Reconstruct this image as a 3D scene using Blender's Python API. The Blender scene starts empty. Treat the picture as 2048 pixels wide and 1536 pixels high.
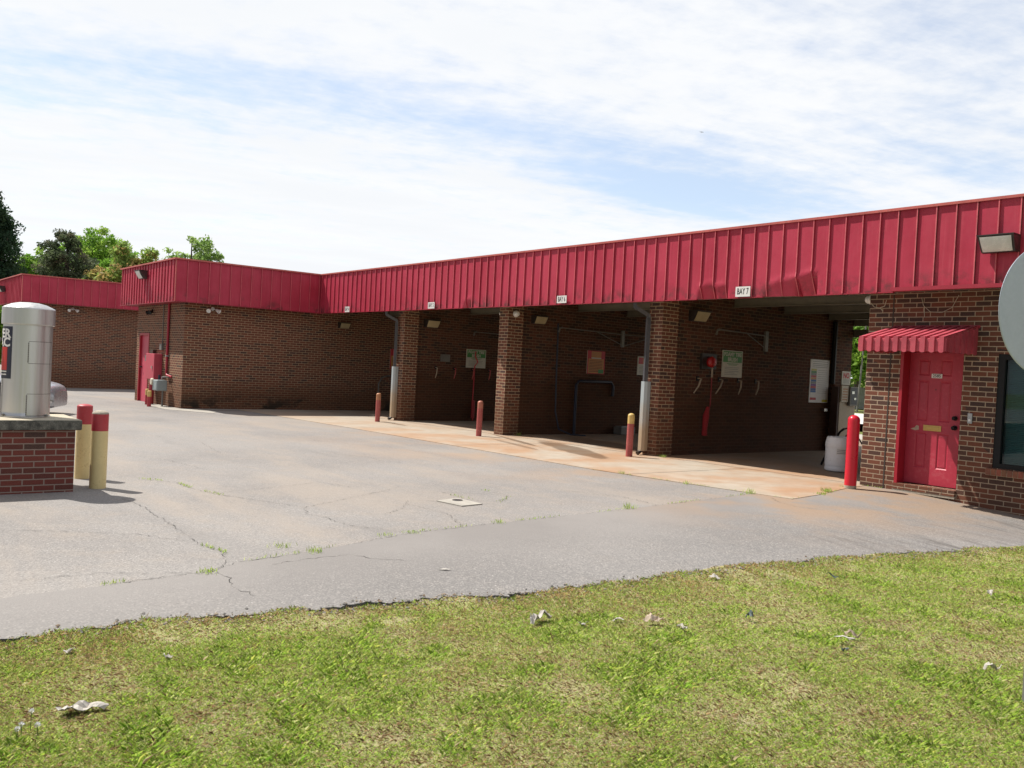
import bpy, bmesh, math, random
import numpy as np
from mathutils import Vector, Matrix
random.seed(7); rng = np.random.default_rng(11)
S = bpy.context.scene
COL = S.collection
# ------------------------------------------------------------------ camera
cam = bpy.data.cameras.new('camera'); camo = bpy.data.objects.new('camera', cam); COL.objects.link(camo)
cam.sensor_fit = 'HORIZONTAL'; cam.sensor_width = 36.0; cam.lens = 1757.1 * 36 / 2048
cam.clip_start = 0.05; cam.clip_end = 6000
_R = Vector((0.62009313, 0.78283774, 0.05147418)); _U = Vector((-0.04637654, -0.02891975, 0.99850532)); _F = Vector((-0.78315626, 0.62155348, -0.01837236))
M = Matrix((( _R.x, _U.x, -_F.x, 6.996), (_R.y, _U.y, -_F.y, -12.2764), (_R.z, _U.z, -_F.z, 1.4855), (0, 0, 0, 1)))
camo.matrix_world = M
S.camera = camo
# ------------------------------------------------------------------ light and exposure
S.view_settings.view_transform = 'Standard'; S.view_settings.look = 'None'
S.view_settings.exposure = 0.46; S.view_settings.gamma = 1.0
SUN = Vector((-0.60, -0.31, 1.0)).normalized()
sl = bpy.data.lights.new('sun', 'SUN'); sl.energy = 5.0; sl.angle = math.radians(0.6); sl.color = (1.0, 0.955, 0.88)
so = bpy.data.objects.new('sun', sl); COL.objects.link(so); so.rotation_euler = SUN.to_track_quat('Z', 'Y').to_euler(); so.location = (0, -20, 30)
W = bpy.data.worlds.new('World'); S.world = W; W.use_nodes = True
S.cycles.max_bounces = 6; S.cycles.diffuse_bounces = 4; S.cycles.glossy_bounces = 3; S.cycles.transparent_max_bounces = 6


class NT:
    """small helper to write node trees as expressions"""
    def __init__(self, tree): self.t = tree; self.n = tree.nodes; self.l = tree.links
    def node(self, typ, ins=None, **kw):
        n = self.n.new(typ)
        for k, v in kw.items(): setattr(n, k, v)
        for k, v in (ins or {}).items(): self.set(n.inputs[k], v)
        return n
    def set(self, sock, v):
        if isinstance(v, bpy.types.NodeSocket): self.l.new(v, sock)
        elif isinstance(v, (tuple, list)) and sock.type == 'RGBA' and len(v) == 3: sock.default_value = (*v, 1)
        else: sock.default_value = v
    def math(self, op, a, b=0.0, c=0.0, clamp=False):
        n = self.n.new('ShaderNodeMath'); n.operation = op; n.use_clamp = clamp
        self.set(n.inputs[0], a); self.set(n.inputs[1], b); self.set(n.inputs[2], c); return n.outputs[0]
    def vmath(self, op, a, b=(0, 0, 0)):
        n = self.n.new('ShaderNodeVectorMath'); n.operation = op; self.set(n.inputs[0], a)
        if op == 'SCALE': self.set(n.inputs[3], b)
        else: self.set(n.inputs[1], b)
        return n.outputs[0]
    def mix(self, f, a, b, blend='MIX'):
        n = self.n.new('ShaderNodeMix'); n.data_type = 'RGBA'; n.blend_type = blend; n.clamp_factor = True
        self.set(n.inputs[0], f); self.set(n.inputs[6], a); self.set(n.inputs[7], b); return n.outputs[2]
    def noise(self, vec, scale, detail=4, rough=.55, dist=0.0):
        n = self.node('ShaderNodeTexNoise', {'Scale': scale, 'Detail': detail, 'Roughness': rough, 'Distortion': dist})
        if vec is not None: self.l.new(vec, n.inputs['Vector'])
        return n.outputs[0]
    def ramp(self, f, lo, hi, a=0.0, b=1.0):
        n = self.node('ShaderNodeMapRange', {0: f, 1: lo, 2: hi, 3: a, 4: b}, interpolation_type='SMOOTHSTEP'); return n.outputs[0]
    def sep(self, v):
        n = self.n.new('ShaderNodeSeparateXYZ'); self.l.new(v, n.inputs[0]); return n.outputs
    def comb(self, x, y, z=0.0):
        n = self.n.new('ShaderNodeCombineXYZ'); self.set(n.inputs[0], x); self.set(n.inputs[1], y); self.set(n.inputs[2], z); return n.outputs[0]


# sky: Nishita behind thin cirrus placed by direction
w = NT(W.node_tree); w.n.clear()
sky = w.node('ShaderNodeTexSky'); sky.sky_type = 'NISHITA'; sky.sun_disc = False
sky.sun_elevation = math.asin(SUN.z); sky.sun_rotation = math.atan2(SUN.x, SUN.y); sky.air_density = 1.0; sky.dust_density = 0.1; sky.ozone_density = 2.5
tc = w.node('ShaderNodeTexCoord'); d = w.sep(tc.outputs['Generated'])
den = w.math('ADD', w.math('MAXIMUM', d[2], 0.0), 0.08)
px = w.math('DIVIDE', d[0], den); py = w.math('DIVIDE', d[1], den)
ca, sa = 0.30, 0.954
al = w.math('ADD', w.math('MULTIPLY', px, ca), w.math('MULTIPLY', py, sa))
ac = w.math('SUBTRACT', w.math('MULTIPLY', px, sa), w.math('MULTIPLY', py, ca))
P = w.comb(w.math('MULTIPLY', al, 0.42), ac, 0.3)
wv = w.noise(P, 1.3, 3, .5)
P2 = w.vmath('ADD', P, w.comb(w.math('MULTIPLY', wv, .5), w.math('MULTIPLY', wv, .35), 0))
n1 = w.noise(P2, 1.9, 8, .58)
n2 = w.noise(P2, 7.5, 8, .62)
n3 = w.noise(w.comb(px, py, 2.0), 9.0, 5, .6)


def bump(x, y, ra, rc, k):
    a0 = x * ca + y * sa; c0 = x * sa - y * ca
    q = w.math('ADD', w.math('POWER', w.math('DIVIDE', w.math('SUBTRACT', al, a0), ra), 2.0), w.math('POWER', w.math('DIVIDE', w.math('SUBTRACT', ac, c0), rc), 2.0))
    return w.math('MULTIPLY', w.math('EXPONENT', w.math('MULTIPLY', q, -1.0)), k)


bl = bump(-2.25, 2.75, .60, .36, 1.35)
for b in [(-2.2, 2.15, .5, .30, .62), (-2.3, 1.35, .45, .24, .35), (-2.5, .9, .6, .22, .30), (-1.25, 2.95, .5, .30, .7), (-.85, 2.1, .6, .35, .5), (-2.9, 1.0, .8, .25, .25), (-2.8, .5, .7, .32, .42), (1.5, -1, 3, 3, .5)]:
    bl = w.math('ADD', bl, bump(*b))
cl = w.math('ADD', w.math('MULTIPLY', w.math('SUBTRACT', n1, .5), 1.1), w.math('MULTIPLY', w.math('SUBTRACT', n2, .5), 1.25))
cl = w.math('ADD', cl, w.math('MULTIPLY', w.math('SUBTRACT', n3, .5), .95))
thin = w.math('SUBTRACT', w.math('ADD', 1.0, cl), w.math('MULTIPLY', bl, .95))
cov = w.ramp(w.math('SUBTRACT', thin, .13), -.25, .95, .40, 1.0)
skc = w.vmath('SCALE', sky.outputs[0], 0.125)
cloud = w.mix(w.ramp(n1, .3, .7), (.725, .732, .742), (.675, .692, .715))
cloud = w.vmath('SCALE', cloud, w.ramp(d[1], .12, -.4, 1.0, .50))  # clouds in the unseen sky behind the camera dimmed, added to cut fill light
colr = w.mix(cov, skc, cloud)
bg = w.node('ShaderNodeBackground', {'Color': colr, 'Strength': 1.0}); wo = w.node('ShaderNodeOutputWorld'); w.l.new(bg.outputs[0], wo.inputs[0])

# ------------------------------------------------------------------ materials


def mat(name):
    m = bpy.data.materials.new(name); m.use_nodes = True; t = NT(m.node_tree); t.n.clear()
    o = t.node('ShaderNodeOutputMaterial'); b = t.node('ShaderNodeBsdfPrincipled'); t.l.new(b.outputs[0], o.inputs[0]); return m, t, b


def bumpn(t, b, h, dist=.01, strength=1.0):
    n = t.node('ShaderNodeBump', {'Height': h, 'Distance': dist, 'Strength': strength}); t.l.new(n.outputs[0], b.inputs['Normal'])


def paint(name, c, rough=.5, var=.12, metal=0.0, scale=3.0, dirt=None, spec=.5, bump=0.0):
    m, t, b = mat(name); tc = t.node('ShaderNodeTexCoord').outputs['Object']
    n = t.noise(tc, scale, 6, .6); n2 = t.noise(tc, scale * 9, 4, .6)
    f = t.math('ADD', t.math('MULTIPLY', n, .7), t.math('MULTIPLY', n2, .3))
    lo = tuple(x * (1 - var) for x in c); hi = tuple(min(1, x * (1 + var)) for x in c)
    cc = t.mix(t.ramp(f, .3, .7), lo, hi)
    if dirt: cc = t.mix(t.ramp(t.math('ADD', n2, t.math('MULTIPLY', n, .5)), .78, 1.0, 0, dirt[1]), cc, dirt[0])
    t.set(b.inputs['Base Color'], cc); t.set(b.inputs['Roughness'], t.ramp(f, .2, .8, max(0, rough - .08), min(1, rough + .08)))
    b.inputs['Metallic'].default_value = metal; b.inputs['Specular IOR Level'].default_value = spec
    if bump: bumpn(t, b, f, bump)
    return m


def brick_mat(name, seed, dark, stain=0.0, mortar=(.47, .36, .26), tint=1.0, reds=((.122, .040, .026), (.168, .056, .034), (.092, .034, .024)), bw=.2032, bh=.0677, stain_top=1.2, film=(.150, .064, .028), mildew=0.0):
    m, t, b = mat(name)
    uv = t.node('ShaderNodeUVMap', uv_map='UV').outputs[0]; s = t.sep(uv)
    wob = t.noise(uv, 11, 2); v = t.math('ADD', s[1], t.math('MULTIPLY', t.math('SUBTRACT', wob, .5), .004))
    ry = t.math('DIVIDE', v, bh); row = t.math('FLOOR', ry); fy = t.math('SUBTRACT', ry, row)
    rx = t.math('ADD', t.math('DIVIDE', s[0], bw), t.math('MULTIPLY', t.math('FLOORED_MODULO', row, 2.0), .5)); colm = t.math('FLOOR', rx); fx = t.math('SUBTRACT', rx, colm)
    ex = t.math('MULTIPLY', t.math('MINIMUM', fx, t.math('SUBTRACT', 1.0, fx)), bw); ey = t.math('MULTIPLY', t.math('MINIMUM', fy, t.math('SUBTRACT', 1.0, fy)), bh)
    e = t.math('MINIMUM', ex, ey); e = t.math('ADD', e, t.math('MULTIPLY', t.math('SUBTRACT', t.noise(uv, 90, 2), .5), .003))
    isb = t.ramp(e, .0050, .0072)
    wn = t.node('ShaderNodeTexWhiteNoise', {'Vector': t.comb(t.math('ADD', colm, seed * 17.3), row, seed)}, noise_dimensions='3D')
    r1 = wn.outputs[0]; r2 = t.sep(wn.outputs[1])
    bc = t.mix(r2[0], reds[0], reds[1]); bc = t.mix(t.math('GREATER_THAN', r2[1], .72), bc, reds[2])
    big = t.noise(uv, .55, 3)
    bc = t.mix(t.math('LESS_THAN', r1, t.math('MULTIPLY', t.ramp(big, .35, .65, .6, 1.4), dark)), bc, t.mix(r2[2], (.040, .026, .026), (.075, .036, .029)))
    fine = t.noise(uv, 120, 5, .65)
    bc = t.mix(t.ramp(fine, .35, .75, 0, .4), bc, (.24, .13, .085), 'MIX')
    mc = t.mix(t.noise(uv, 3, 5), tuple(x * .75 for x in mortar), mortar)
    cc = t.mix(isb, mc, bc)
    if stain:
        h = s[1]; nz = t.noise(uv, .9, 5, .6, .4)
        lim = t.math('MULTIPLY', t.math('ADD', nz, .5), stain_top)
        f = t.math('MULTIPLY', t.ramp(t.math('SUBTRACT', lim, h), -.35, .35), stain)
        cc = t.mix(f, cc, t.mix(t.noise(uv, 2.3, 6, .6), film, tuple(x * .45 for x in film)))
    if mildew:
        mz = t.noise(uv, .62, 5, .65, .5); cc = t.mix(t.math('MULTIPLY', t.ramp(mz, .50, .60), t.ramp(t.math('ADD', s[1], t.math('MULTIPLY', t.noise(uv, 4, 3), .35)), .55, .15, 0, mildew)), cc, (.018, .017, .012))
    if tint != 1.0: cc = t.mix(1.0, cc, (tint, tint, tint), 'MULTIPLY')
    t.set(b.inputs['Base Color'], cc); b.inputs['Roughness'].default_value = .85; b.inputs['Specular IOR Level'].default_value = .25
    bumpn(t, b, t.math('ADD', t.math('MULTIPLY', isb, .8), t.math('MULTIPLY', fine, .2)), .008, .8)
    return m


B_OFF = brick_mat('office_brick', 1, .36, .25, (.47, .36, .26), stain_top=.35)
B_PIER = brick_mat('pier_brick', 2, .20, .5, (.50, .365, .235), stain_top=.75)
B_BAY = brick_mat('bay_brick', 3, .22, .70, (.32, .22, .135), stain_top=1.35, tint=.64)  # tint puts the deep shade of the bays into the brick colour
B_WING = brick_mat('wing_brick', 4, .14, .6, (.48, .34, .205), stain_top=.55, mildew=.85)
B_FAR = brick_mat('far_brick', 5, .18, .4, (.46, .33, .21), stain_top=.5)
B_ISL = brick_mat('island_brick', 6, .12, 0, (.30, .22, .18), reds=((.115, .022, .020), (.15, .032, .026), (.09, .022, .020)), bh=.060, bw=.195)


def red_metal():
    m, t, b = mat('faded_red_metal'); g = t.node('ShaderNodeNewGeometry'); p = g.outputs['Position']
    n = t.noise(p, 1.1, 5, .6); n2 = t.noise(p, 14, 5, .65)
    sp = t.sep(p); c = t.mix(t.ramp(n, .3, .7), (.350, .019, .045), (.430, .034, .070))
    strk = t.noise(t.comb(t.math('MULTIPLY', sp[0], 22), t.math('MULTIPLY', sp[1], 22), t.math('MULTIPLY', sp[2], .9)), 1.0, 5, .65)
    c = t.mix(t.ramp(strk, .52, .78, 0, .5), c, (.50, .085, .115)); c = t.mix(t.ramp(strk, .44, .22, 0, .45), c, (.24, .012, .028))
    pan = t.node('ShaderNodeTexWhiteNoise', {'W': t.math('FLOOR', t.math('DIVIDE', t.math('ADD', t.math('ADD', sp[0], sp[1]), .0), .2676))}, noise_dimensions='1D').outputs[0]
    c = t.mix(t.math('MULTIPLY', pan, .22), c, (.47, .055, .085))
    c = t.mix(t.ramp(n2, .66, .8, 0, .35), c, (.52, .10, .13))
    z = t.sep(p)[2]
    st = t.math('MULTIPLY', t.ramp(t.noise(p, 2.6, 6, .72), .47, .64), t.ramp(z, 2.80, 3.22, .8, 0.0))
    c = t.mix(st, c, (.055, .030, .026))
    t.set(b.inputs['Base Color'], c); t.set(b.inputs['Roughness'], t.ramp(n2, .3, .7, .42, .58)); b.inputs['Specular IOR Level'].default_value = .34
    bumpn(t, b, t.noise(p, 2.2, 3), .006, .6)
    return m


M_RED = red_metal()
M_COPE = paint('coping_red', (.45, .10, .085), .5, .25, dirt=((.10, .06, .05), .6))
M_RIB = paint('pale_seam_edge', (.52, .095, .115), .6, .25, scale=8)  # paler red for the seam fronts, so each rib shows as a line
M_RIBD = paint('mildewed_seam', (.11, .035, .030), .7, .45, scale=30)
M_DOOR = paint('door_red', (.42, .030, .058), .45, .10, scale=2.2, dirt=((.48, .10, .12), .4))
M_JAMB = paint('jamb_red', (.34, .012, .026), .45, .08)
M_AWN = paint('awning_red', (.43, .060, .085), .55, .28, dirt=((.2, .07, .07), .5))
M_DRIP = paint('drip_red', (.30, .018, .036), .4, .1)
M_CEIL = paint('ceiling_deck', (.74, .65, .48), .6, .1)
M_BEAM = paint('beam_paint', (.15, .135, .10), .6, .2)
M_ROOF = paint('roof_gravel', (.30, .28, .26), .9, .3, scale=20)
M_BLACK = paint('black_plastic', (.010, .010, .011), .5, .2, spec=.25)
M_BRONZE = paint('dark_bronze', (.028, .022, .020), .4, .2)
M_GREYPIPE = paint('grey_downspout', (.062, .062, .070), .5, .15, dirt=((.2, .17, .14), .4))
def guard():
    m, t, b = mat('downspout_guard'); p = t.node('ShaderNodeNewGeometry').outputs['Position']; n = t.noise(p, 3.5, 5, .65)
    c = t.mix(n, (.34, .39, .41), (.42, .46, .475)); z = t.sep(p)[2]
    c = t.mix(t.ramp(t.math('ADD', z, t.math('MULTIPLY', t.math('SUBTRACT', n, .5), .7)), 1.05, .35, 0, .85), c, t.mix(n, (.44, .33, .20), (.38, .24, .12)))
    t.set(b.inputs['Base Color'], c); b.inputs['Roughness'].default_value = .5; return m


M_GUARD = guard()
M_GALV = paint('galvanised', (.36, .37, .38), .45, .15, metal=.6)
M_GALVD = paint('dull_galvanised', (.17, .16, .145), .5, .2, metal=.2)
M_WHITE = paint('white_plastic', (.74, .74, .73), .45, .06, dirt=((.4, .36, .3), .4))
M_BARREL = paint('barrel_plastic', (.74, .75, .77), .4, .05, dirt=((.4, .36, .3), .3))
M_CREAM = paint('cream_paint', (.55, .49, .38), .5, .1)
M_TAN = paint('tan_cabinet', (.44, .36, .25), .5, .15, dirt=((.2, .13, .08), .6))
M_BROWN = paint('dark_brown', (.05, .022, .014), .6, .25)
M_CREDBOL = paint('faded_red_bollard', (.36, .075, .070), .55, .14, dirt=((.45, .25, .18), .6), scale=6)
M_REDBOL = paint('bright_red_sleeve', (.56, .010, .030), .3, .05)
M_YEL = paint('pale_yellow_paint', (.62, .50, .24), .5, .08, dirt=((.30, .20, .08), .5), scale=5)
M_YELB = paint('worn_yellow_paint', (.58, .40, .13), .5, .15, dirt=((.5, .3, .15), .5), scale=8)
M_ORB = paint('rust_orange_paint', (.42, .19, .09), .55, .18, scale=8)
M_CAPRED = paint('bollard_cap_red', (.37, .030, .040), .5, .1, dirt=((.25, .12, .09), .4), scale=8)
M_CONCAP = paint('bollard_concrete', (.33, .29, .23), .9, .3, scale=25, bump=.004)
M_SLAB = paint('mossy_slab', (.085, .083, .07), .9, .75, scale=14, dirt=((.26, .25, .21), .8), bump=.004)
M_SLABTOP = paint('slab_top', (.40, .35, .26), .9, .15, scale=9, bump=.002)
M_HOSE = paint('black_hose', (.010, .010, .012), .5, .2)
M_BLUEHOSE = paint('navy_pipe', (.012, .016, .035), .45, .2)
M_CHROME = paint('chrome', (.6, .6, .6), .25, .05, metal=1.0)
M_BRASS = paint('brass', (.52, .36, .12), .38, .15, metal=.7)
M_SILVER = paint('silver_car_paint', (.42, .43, .46), .22, .03, metal=.55)
M_TYRE = paint('tyre', (.018, .018, .018), .85, .2)
M_DGLASS = paint('dark_glass', (.02, .025, .03), .05, .05)
M_LENSH = paint('headlight_lens', (.07, .09, .13), .08, .2, spec=.8)
M_LENS = paint('lamp_lens', (.60, .60, .57), .25, .12, scale=8)
M_LENSD = paint('yellowed_lens', (.40, .33, .20), .4, .1)
M_SIGNW = paint('sign_white', (.70, .68, .66), .5, .05)
M_SIGNB = paint('sign_faded_white', (.52, .50, .42), .5, .08)
M_INK = paint('ink_black', (.015, .015, .015), .5, .05)
M_INKG = paint('ink_grey', (.20, .20, .20), .5, .05)
M_GREEN = paint('sign_green', (.045, .22, .05), .5, .1)
M_ORANGE = paint('sign_orange', (.48, .20, .05), .5, .12)
M_SRED = paint('sign_red', (.45, .02, .03), .5, .1)
M_SBLUE = paint('sign_blue', (.02, .10, .34), .5, .1)
M_SYEL = paint('sign_yellow', (.50, .45, .05), .5, .1)
M_SPUR = paint('sign_purple', (.16, .04, .24), .5, .1)
M_NAVY = paint('decal_navy', (.012, .015, .035), .4, .1)
M_DRED = paint('decal_red', (.50, .025, .02), .4, .06)
M_HOOK = paint('hook_handle', (.32, .25, .18), .45, .15)
M_HOOKR = paint('hook_red', (.40, .07, .06), .45, .15)
M_PAPER = paint('litter_paper', (.42, .39, .35), .8, .12, scale=20, dirt=((.35, .28, .2), .6))
M_PAPERB = paint('litter_brownish', (.42, .33, .25), .8, .25, scale=25)
M_CARD = paint('litter_dark', (.05, .07, .07), .6, .2)
M_FENCE = paint('weathered_fence', (.30, .30, .29), .8, .2, scale=4)
M_SIGNBACK = None


def vac_steel():
    m, t, b = mat('brushed_steel'); tc = t.node('ShaderNodeTexCoord').outputs['Object']; s = t.sep(tc)
    n = t.noise(t.comb(t.math('MULTIPLY', s[0], 40), t.math('MULTIPLY', s[1], 40), t.math('MULTIPLY', s[2], 1.2)), 1.0, 5)
    t.set(b.inputs['Base Color'], t.mix(n, (.46, .455, .45), (.58, .575, .57))); b.inputs['Metallic'].default_value = .88
    t.set(b.inputs['Roughness'], t.ramp(n, .3, .7, .30, .42))
    bumpn(t, b, n, .0006, .4); return m


M_STEEL = vac_steel()


def alum():
    m, t, b = mat('aluminium_sign_back'); tc = t.node('ShaderNodeTexCoord').outputs['Object']
    n = t.noise(tc, 6, 6, .65); n2 = t.noise(tc, 60, 3)
    t.set(b.inputs['Base Color'], t.mix(n, (.32, .365, .42), (.40, .445, .50))); b.inputs['Metallic'].default_value = .35
    t.set(b.inputs['Roughness'], t.ramp(n2, .3, .7, .45, .6)); return m


M_ALUM = alum()


def asphalt(name, a, bcol, warm, wf, speck=.5, streak=False):
    m, t, b = mat(name); p = t.node('ShaderNodeNewGeometry').outputs['Position']
    big = t.noise(p, .35, 5, .6); mid = t.noise(p, 2.5, 5, .6); fine = t.noise(p, 95, 3, .7)
    c = t.mix(t.ramp(big, .35, .65), a, bcol)
    c = t.mix(t.ramp(mid, .45, .75, 0, wf), c, warm)
    v = t.node('ShaderNodeTexVoronoi', {'Vector': p, 'Scale': 98.0}, feature='F1'); r = t.sep(v.outputs['Color'])
    c = t.mix(t.math('MULTIPLY', t.ramp(r[0], .55, .95), speck), c, (.42, .39, .36))
    c = t.mix(t.math('MULTIPLY', t.ramp(r[1], .65, .95), speck), c, (.075, .075, .078))
    v2 = t.node('ShaderNodeTexVoronoi', {'Vector': p, 'Scale': 38.0}, feature='F1'); r2 = t.sep(v2.outputs['Color'])
    c = t.mix(t.math('MULTIPLY', t.math('GREATER_THAN', r2[0], .972), t.math('LESS_THAN', v2.outputs['Distance'], .22)), c, (.44, .42, .40))
    s = t.sep(p)
    if streak:
        # long thin dark streaks fanning from the office corner
        q = t.comb(t.math('MULTIPLY', t.math('ADD', t.math('MULTIPLY', s[0], .93), t.math('MULTIPLY', s[1], -.36)), .35), t.math('MULTIPLY', t.math('SUBTRACT', t.math('MULTIPLY', s[0], -.36), t.math('MULTIPLY', s[1], .93)), 3.6), 0)
        sn = t.noise(q, 1.6, 6, .72, .25)
        wx = t.math('ADD', t.math('MULTIPLY', s[1], -.115), -.28); dw = t.math('SUBTRACT', s[0], wx)
        c = t.mix(t.ramp(t.math('ADD', dw, t.math('MULTIPLY', t.math('SUBTRACT', mid, .5), 1.2)), -.2, 2.0, 1.0, 0.0), c, t.mix(t.ramp(big, .35, .65), (.200, .185, .175), (.236, .219, .207)))
        area = t.math('MULTIPLY', t.ramp(s[1], -6.6, -3.6), t.ramp(s[0], 1.6, 2.9))
        c = t.mix(t.math('MULTIPLY', t.ramp(sn, .5, .66), t.math('MULTIPLY', area, .62)), c, (.050, .046, .044))
        red = t.math('MULTIPLY', t.ramp(t.noise(p, .8, 5, .6), .38, .6), t.math('MULTIPLY', t.ramp(s[1], -6.2, -2.6), t.ramp(s[0], 3.6, .8)))
        c = t.mix(t.math('MULTIPLY', red, .75), c, (.30, .20, .125))
    else:
        sw = t.noise(t.comb(t.math('MULTIPLY', s[0], .22), t.math('MULTIPLY', s[1], .75), 0), 1.0, 6, .62, .3)
        c = t.mix(t.ramp(sw, .46, .66, 0, .5), c, (.31, .262, .218)); c = t.mix(t.ramp(sw, .44, .30, 0, .4), c, (.165, .157, .152))
        vo = t.node('ShaderNodeTexVoronoi', {'Vector': t.vmath('ADD', p, t.vmath('SCALE', t.node('ShaderNodeTexNoise', {'Vector': p, 'Scale': 5.0}).outputs[1], .25)), 'Scale': 1.15}, feature='F1'); ro = t.sep(vo.outputs['Color'])
        c = t.mix(t.math('MULTIPLY', t.math('MULTIPLY', t.math('GREATER_THAN', ro[0], .70), t.ramp(vo.outputs['Distance'], .10, .03)), .45), c, (.075, .07, .066))
        red = t.math('MULTIPLY', t.ramp(t.noise(p, .5, 5, .6), .42, .65), t.math('MULTIPLY', t.ramp(s[1], -6.5, -2.6), t.ramp(s[0], -16, -4)))
        c = t.mix(t.math('MULTIPLY', red, .65), c, (.32, .22, .145))
    t.set(b.inputs['Base Color'], c); b.inputs['Roughness'].default_value = .9; b.inputs['Specular IOR Level'].default_value = .25
    bumpn(t, b, t.math('ADD', t.math('MULTIPLY', fine, .6), t.math('MULTIPLY', v.outputs['Distance'], .6)), .004, .7)
    return m


M_ASPH = asphalt('old_asphalt', (.205, .190, .180), (.245, .229, .217), (.27, .232, .198), .5, .34)
M_ASPHN = asphalt('driveway_asphalt', (.165, .157, .152), (.200, .190, .183), (.215, .193, .175), .35, .42, True)


def concrete():
    m, t, b = mat('stained_concrete'); p = t.node('ShaderNodeNewGeometry').outputs['Position']; s = t.sep(p)
    big = t.noise(p, .55, 6, .6, .3); mid = t.noise(p, 3.0, 6, .65); fine = t.noise(p, 60, 4, .6)
    c = t.mix(t.ramp(mid, .3, .7), (.33, .28, .222), (.39, .335, .272))
    st = t.math('MULTIPLY', t.ramp(big, .36, .62), t.ramp(s[0], -17.5, -4.0, .35, 1.0))
    c = t.mix(t.math('MULTIPLY', st, .9), c, t.mix(mid, (.29, .155, .08), (.40, .25, .15)))
    # wet dark run-off tongues out of the middle bay
    dn = t.noise(p, 1.4, 4, .6)

    def tongue(x0, y0, rx, ry, sl):
        yy = t.math('ADD', t.math('SUBTRACT', s[1], y0), t.math('MULTIPLY', t.math('SUBTRACT', s[0], x0), sl))
        q = t.math('ADD', t.math('POWER', t.math('DIVIDE', t.math('SUBTRACT', s[0], x0), rx), 2.0), t.math('POWER', t.math('DIVIDE', yy, ry), 2.0))
        return t.ramp(t.math('ADD', q, t.math('MULTIPLY', t.math('SUBTRACT', dn, .5), 1.6)), 1.15, .55)
    tg = t.math('MAXIMUM', tongue(-5.6, -.75, 1.7, .36, .42), tongue(-7.5, -.62, 1.5, .10, .36))
    tg = t.math('MAXIMUM', tg, t.math('MULTIPLY', tongue(-6.6, -1.3, 1.3, .10, .3), .7))
    tg = t.math('MAXIMUM', tg, tongue(-6.3, .9, 1.9, .55, .25))
    tg = t.math('MAXIMUM', tg, tongue(-12.2, -.75, .8, .10, .12))
    c = t.mix(t.math('MULTIPLY', tg, .55), c, (.085, .045, .024))
    inn = t.ramp(s[1], .2, 2.6)  # floor colour darkens inward, standing in for shade inside the bays
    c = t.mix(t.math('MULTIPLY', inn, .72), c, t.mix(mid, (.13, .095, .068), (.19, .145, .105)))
    t.set(b.inputs['Base Color'], c); t.set(b.inputs['Roughness'], t.ramp(tg, 0, 1, .85, .45)); b.inputs['Specular IOR Level'].default_value = .3
    bumpn(t, b, fine, .0025, .6); return m


M_CONC = concrete()
M_PALEC = paint('pale_concrete', (.33, .305, .265), .85, .2, scale=2)
M_ROAD = paint('pale_road', (.46, .45, .43), .85, .1, scale=1)
M_JOINT = paint('joint_dark', (.055, .045, .038), .95, .3, scale=8)
M_CRACK = paint('crack_dark', (.045, .042, .038), .95, .3, scale=12)
M_EDGE = paint('asphalt_broken_edge', (.11, .105, .10), .95, .4, scale=40, bump=.006)


def soil():
    m, t, b = mat('lawn_soil'); p = t.node('ShaderNodeNewGeometry').outputs['Position']
    n = t.noise(p, 2.2, 6, .65); f = t.noise(p, 45, 5, .7)
    c = t.mix(t.ramp(n, .35, .65), (.32, .34, .13), (.44, .38, .24)); c = t.mix(t.ramp(f, .4, .7), c, (.36, .28, .18)); c = t.mix(t.ramp(n, .5, .62, 0, .5), c, (.15, .17, .05))
    t.set(b.inputs['Base Color'], c); b.inputs['Roughness'].default_value = .95; b.inputs['Specular IOR Level'].default_value = .1; bumpn(t, b, f, .02); return m


M_SOIL = soil()


def field():
    m, t, b = mat('far_turf'); p = t.node('ShaderNodeNewGeometry').outputs['Position']
    n = t.noise(p, .3, 6, .65); f = t.noise(p, 9, 6, .7)
    c = t.mix(t.ramp(n, .35, .65), (.085, .115, .028), (.15, .16, .05)); c = t.mix(t.ramp(f, .35, .7), c, (.19, .20, .07))
    t.set(b.inputs['Base Color'], c); b.inputs['Roughness'].default_value = .95; b.inputs['Specular IOR Level'].default_value = .1; bumpn(t, b, f, .05); return m


M_FIELD = field()


def leafmat(name, trans=.3, rough=.6):
    m, t, b = mat(name); a = t.node('ShaderNodeAttribute', attribute_name='Col')
    t.l.new(a.outputs['Color'], b.inputs['Base Color']); b.inputs['Roughness'].default_value = rough; b.inputs['Specular IOR Level'].default_value = .25
    tr = t.node('ShaderNodeBsdfTranslucent'); t.l.new(a.outputs['Color'], tr.inputs[0]); mx = t.node('ShaderNodeMixShader', {0: trans}); t.l.new(b.outputs[0], mx.inputs[1]); t.l.new(tr.outputs[0], mx.inputs[2])
    o = [n for n in t.n if n.type == 'OUTPUT_MATERIAL'][0]; t.l.new(mx.outputs[0], o.inputs[0]); return m


M_GRASS = leafmat('grass_blade', .5, .45); M_LEAF = leafmat('leaf', .5)
M_BARK = paint('bark', (.085, .065, .05), .9, .35, scale=6, bump=.02)


def glass():
    m, t, b = mat('window_glass'); o = [n for n in t.n if n.type == 'OUTPUT_MATERIAL'][0]
    tr = t.node('ShaderNodeBsdfTransparent', {0: (.34, .60, .66)}); gl = t.node('ShaderNodeBsdfGlossy', {'Color': (.9, .95, 1), 'Roughness': .02})
    fr = t.node('ShaderNodeFresnel', {'IOR': 1.6}); f = t.math('ADD', t.math('MULTIPLY', fr.outputs[0], .8), .0); mx = t.node('ShaderNodeMixShader', {0: f})
    t.l.new(tr.outputs[0], mx.inputs[1]); t.l.new(gl.outputs[0], mx.inputs[2]); t.l.new(mx.outputs[0], o.inputs[0]); return m


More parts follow.
